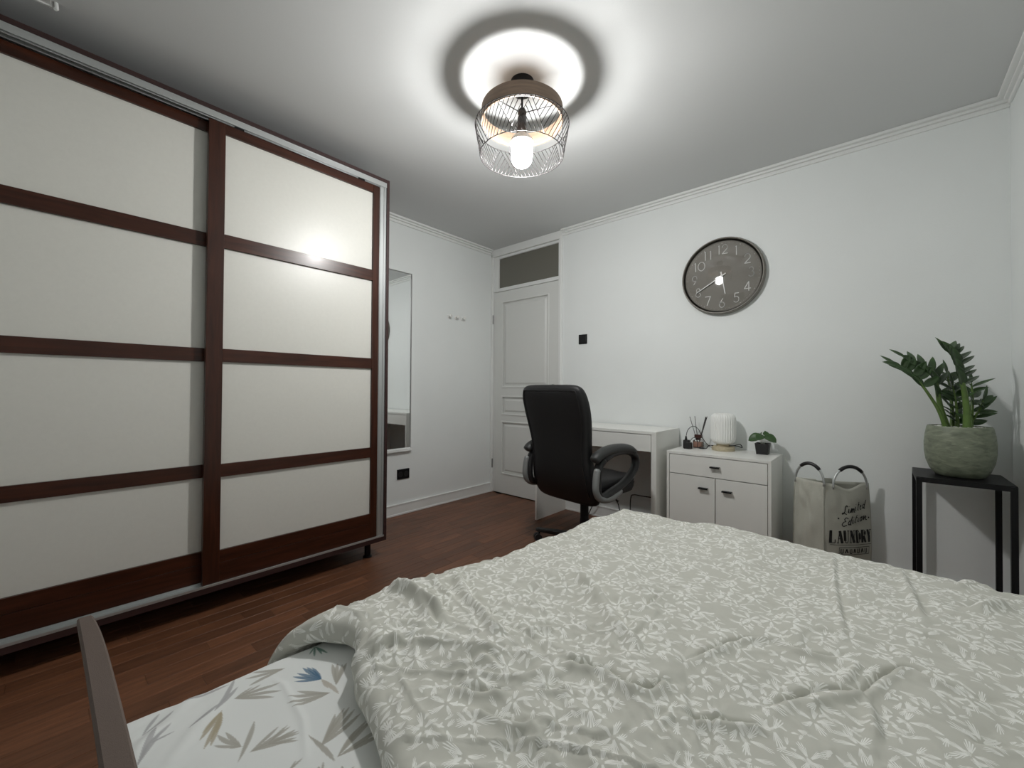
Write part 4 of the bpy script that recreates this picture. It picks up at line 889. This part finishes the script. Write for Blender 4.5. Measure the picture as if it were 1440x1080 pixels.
# ---- fitted sheet
def make_sheet():
    s = np.concatenate([np.arange(-1.16, -1.10, .012), np.arange(-1.10, -.42, .0016), np.arange(-.42, .372, .02)])
    a = np.concatenate([np.arange(-.13, .02, .012), np.arange(.02, .56, .0016), np.arange(.56, 1.92, .03)])
    S, A = np.meshgrid(s, a, indexing='ij'); s0, R = -1.005, .032
    ox, dzx, e = wrap1(S, s0, R); oy, dzy, e2 = wrap1(A, BY0+.03, .03)
    X = np.where(S < s0, s0-ox, S); Y = np.where(A < BY0+.03, BY0+.03-oy, A)
    Z = BZ-(dzx**4+dzy**4)**.25
    P0 = np.stack([X, Y, Z], -1); n = normals(X, Y, Z)
    near = np.clip((.26-A)/.16, 0, 1)
    h = .0025*noise2(S*6, A*6, 2)+.0016*noise2(S*16, A*13, 4)
    h += near*(.0050*noise2((S*1.1+A*.5)*22, (A-S*.4)*4, 6)+.0016*noise2((S*1.1+A*.5)*50, (A-S*.4)*8, 7))
    for pts, w_, hh in (([(-.97,.325),(-.922,.338),(-.80,.331),(-.70,.30)], .007, .0025), ([(-1.03,.22),(-.96,.14),(-.90,.10)], .012, .004), ([(-.97,.25),(-.90,.18),(-.84,.13)], .012, .003)):
        d_, u, sg = polydist(S, A, pts); h += hh*np.exp(-(d_/w_)**2)*np.clip(np.sin(PI*u)*2, 0, 1)
    X, Y, Z = X+n[...,0]*h, Y+n[...,1]*h, Z+n[...,2]*h
    cols = [(.40,.385,.34),(.085,.17,.27),(.12,.25,.195),(.42,.37,.27),(.42,.42,.43),(.50,.46,.40)]
    C = np.empty(S.shape+(3,)); C[:] = (.79,.81,.80)
    ring = random.Random(3)
    def blade(b, t_, col, w_):
        b = np.array(b); t_ = np.array(t_); d_ = t_-b; L = np.hypot(*d_); nn = np.array([-d_[1], d_[0]])/L; mid = (b+t_)/2+nn*L*ring.uniform(-.07,.07)
        q = [b*(1-u)**2+2*mid*u*(1-u)+t_*u*u for u in np.linspace(0, 1, 7)]
        x0, x1 = min(b[0],t_[0])-.02, max(b[0],t_[0])+.02; y0, y1 = min(b[1],t_[1])-.02, max(b[1],t_[1])+.02
        i0, i1 = np.searchsorted(s, [x0, x1]); j0, j1 = np.searchsorted(a, [y0, y1])
        if i1-i0 < 2 or j1-j0 < 2: return
        sub = (slice(i0, i1), slice(j0, j1)); dd, u, sg = polydist(S[sub], A[sub], q)
        wid = w_*np.clip(np.sin(PI*np.clip(u, .02, .98)), 0, 1)**.7*(.55+.45*u); k = np.clip((wid-dd)/.0009+.5, 0, 1)*(.92-.12*u)
        C[sub] = C[sub]*(1-k[...,None])+np.array(col)*k[...,None]
    for b, tips, ci in SPRAYS:
        for t_ in tips:
            L = math.hypot(t_[0]-b[0], t_[1]-b[1]); blade(b, t_, cols[ci], max(.0022, min(.0055, .080*L)))
    # the print goes on over the rest of the sheet
    r = random.Random(9)
    for k in range(60):
        bx_, by_ = r.uniform(-1.15, -.42), r.uniform(.03, .52)
        if any(math.hypot(bx_-q[0][0], by_-q[0][1]) < .075 or any(math.hypot(bx_-p[0], by_-p[1]) < .045 for p in q[1]) for q in SPRAYS): continue
        an = r.uniform(0, 2*PI); ci = r.choice([0,0,0,4,4,2,5])
        for j in range(5):
            L = r.uniform(.045, .075); aa = an+(j-2)*.17; t_ = (bx_+L*math.cos(aa), by_+L*math.sin(aa)); blade((bx_, by_), t_, cols[ci], .0034)
        SPRAYS.append(((bx_, by_), [(bx_+.05*math.cos(an), by_+.05*math.sin(an))], 0))
    o = grid_obj('fitted_sheet', X, Y, Z, 'sheet', col=C)
    meta(o, 'white fitted sheet with grey, blue and green brush-stroke grass sprays', 'sheet')
make_sheet()
# ---- duvet
def make_duvet():
    s = np.concatenate([np.arange(-1.32, -1.08, .008), np.arange(-1.08, .0, .0042), np.arange(.0, .385, .006)])
    r0 = .0235; q = r0*PI
    a = np.concatenate([np.arange(-.05, .62, .0040), np.arange(.62, 1.05, .005), np.arange(1.05, 2.02, .0072)])
    S, A = np.meshgrid(s, a, indexing='ij')
    hx = np.array([-1.40,-1.12,-1.05,-1.00,-.94,-.90,-.85,-.81,-.74,-.655,-.60,-.535,-.40,-.2,.1,.45]); hy = np.array([.33,.335,.375,.42,.468,.478,.462,.428,.405,.388,.375,.352,.32,.29,.27,.26])
    YH = np.interp(S, hx, hy); k_ = 9
    th = np.clip(A, 0, q)/r0
    Yf = YH+r0-r0*np.sin(th)+np.maximum(A-q, 0)+np.maximum(-A, 0)      # flattened y
    zt = r0*(1-np.cos(th))
    yt = YH+r0+np.maximum(A-q, 0)                                     # cloth coordinate along the bed
    s0, R = -.985, .072; y0, R2 = 1.885, .075
    ox, dzx, e = wrap1(S, s0, R); oy, dzy, e2 = wrap1(-Yf, -y0, R2)
    X = np.where(S < s0, s0-ox, S); Y = np.where(Yf > y0, y0+oy, Yf)
    Z = BZ+.0115+zt-(dzx**4+dzy**4)**.25
    n = normals(X, Y, Z)
    if n[len(s)//2, len(a)//2, 2] < 0: n = -n
    top = np.clip((A-q*.55)/.05, 0, 1); hang = np.clip(e/.10, 0, 1); hangf = np.clip(e2/.10, 0, 1)
    x, y = S, yt
    wx = x+.05*noise2(x*4, y*4, 1); wy = y+.05*noise2(x*4+9, y*4, 2)
    h = .012*noise2(wx*3.0, wy*3.0, 3)+.010*noise2(wx*7, wy*6, 4)-.024*np.clip((y-.75)/.6,0,1)
    rg = lambda f, sd, an: 1-np.abs(noise2((wx*math.cos(an)+wy*math.sin(an))*f, (-wx*math.sin(an)+wy*math.cos(an))*f*.35, sd))
    nearm = np.clip((1.25-y)/.7, .25, 1)
    h += nearm*(.0100*rg(10, 5, .6)**4+.0085*rg(14, 6, 2.3)**4+.0055*rg(25, 7, 1.3)**4+.0030*rg(48, 18, .2)**3)
    h -= .020*np.exp(-((y-1.28)/.30)**2)*np.exp(-((x+1.0)/.13)**2)
    # thin sharp pleats where the cloth has been pushed together
    for sd_, fr_, an_, am_ in ((21, 4.6, .5, .0080), (22, 6.5, 2.2, .0065), (23, 9.0, 1.2, .0045), (24, 5.5, 2.9, .0060)):
        nn_ = noise2((wx*math.cos(an_)+wy*math.sin(an_))*fr_, (-wx*math.sin(an_)+wy*math.cos(an_))*fr_*.45, sd_)
        mk_ = np.clip(noise2(x*3.1, y*3.1, sd_+8)*2.2+.35, 0, 1)*(.35+.65*nearm)
        h += am_*mk_*(np.exp(-(nn_/.11)**2)-1.25*np.exp(-np.abs(nn_-.09)/.030))
    h += .0022*noise2(wx*34, wy*30, 8)+.0008*noise2(wx*70, wy*66, 9)
    # long soft creases from the duvet's fold lines
    for i, (pts, w_, hh) in enumerate(CREASES):
        P = np.array(pts); x0, x1 = P[:,0].min()-.09, P[:,0].max()+.09; y0_, y1_ = P[:,1].min()-.09, P[:,1].max()+.09
        i0, i1 = np.searchsorted(s, [x0, x1]); sub = (slice(i0, i1), slice(None))
        d_, u, sg = polydist(wx[sub]-(.05*noise2(x[sub]*4, y[sub]*4, 1)), yt[sub], spline([(*p, 0) for p in pts], 4) and [p[:2] for p in spline([(*p, 0) for p in pts], 4)])
        fade = np.clip(np.sin(PI*np.clip(u, .03, .97))*2.2, 0, 1)
        if hh > 0:
            h[sub] += 1.35*fade*hh*(np.exp(-(d_/w_)**2)-.45*np.exp(-((d_-1.6*w_)/(w_*.8))**2)*(sg > 0))
        else:
            h[sub] += 2.1*fade*(hh*np.exp(-(d_/(w_*.50))**1.3)-hh*.55*np.exp(-((d_-1.9*w_)/(w_*1.1))**2)*(sg < 0))
    # gathers along the rolled head edge and folds of the hanging side
    edge = np.exp(-((A-q)/.09)**2)
    h += edge*(.006*noise2(x*16, y*3, 12)+.003*noise2(x*38, y*9, 13)+.004)
    h = h*top+(1-top)*(.0025*noise2(x*20, A*8, 14)+.002)
    h += hang*(.010*noise2(y*6.5, e*1.5, 15)+.006*noise2(y*15, e*2, 16)-.001)*np.clip(A/q, .25, 1)
    h += hangf*(.014*noise2(x*7, e2*1.5, 17)+.006)
    X, Y, Z = X+n[...,0]*h, Y+n[...,1]*h, Z+n[...,2]*h
    side = (S < s0) & (Z < BZ-.012); X = np.where(side, np.minimum(X, -1.0445), X)
    ex_ = np.clip(-1.005-X, 0, .0319); zs_ = BZ-.032*(1-np.sqrt(1-(ex_/.032)**2))+.0085
    Z = np.where((X > -1.0385) & (Y < 1.930), np.maximum(Z, zs_), Z)
    Y = np.where((Yf > y0+.03) & (Z < BZ-.004), np.maximum(Y, 1.940), Y)
    floor_ = BZ+.0085; ins = (X > s0-.03) & (Y < y0)
    Z = np.where(ins & (top > 0), np.maximum(Z, floor_+.004), Z); Z = np.where(ins, np.maximum(Z, floor_), Z); Z = np.maximum(Z, .10); X = np.minimum(X, XR-.028)
    o = grid_obj('duvet', X, Y, Z, 'duvet', uv=(S, A+YH))
    meta(o, 'rumpled grey-beige duvet with white leaf print spread over the bed', 'duvet')
make_duvet()
bpy.context.view_layer.update()
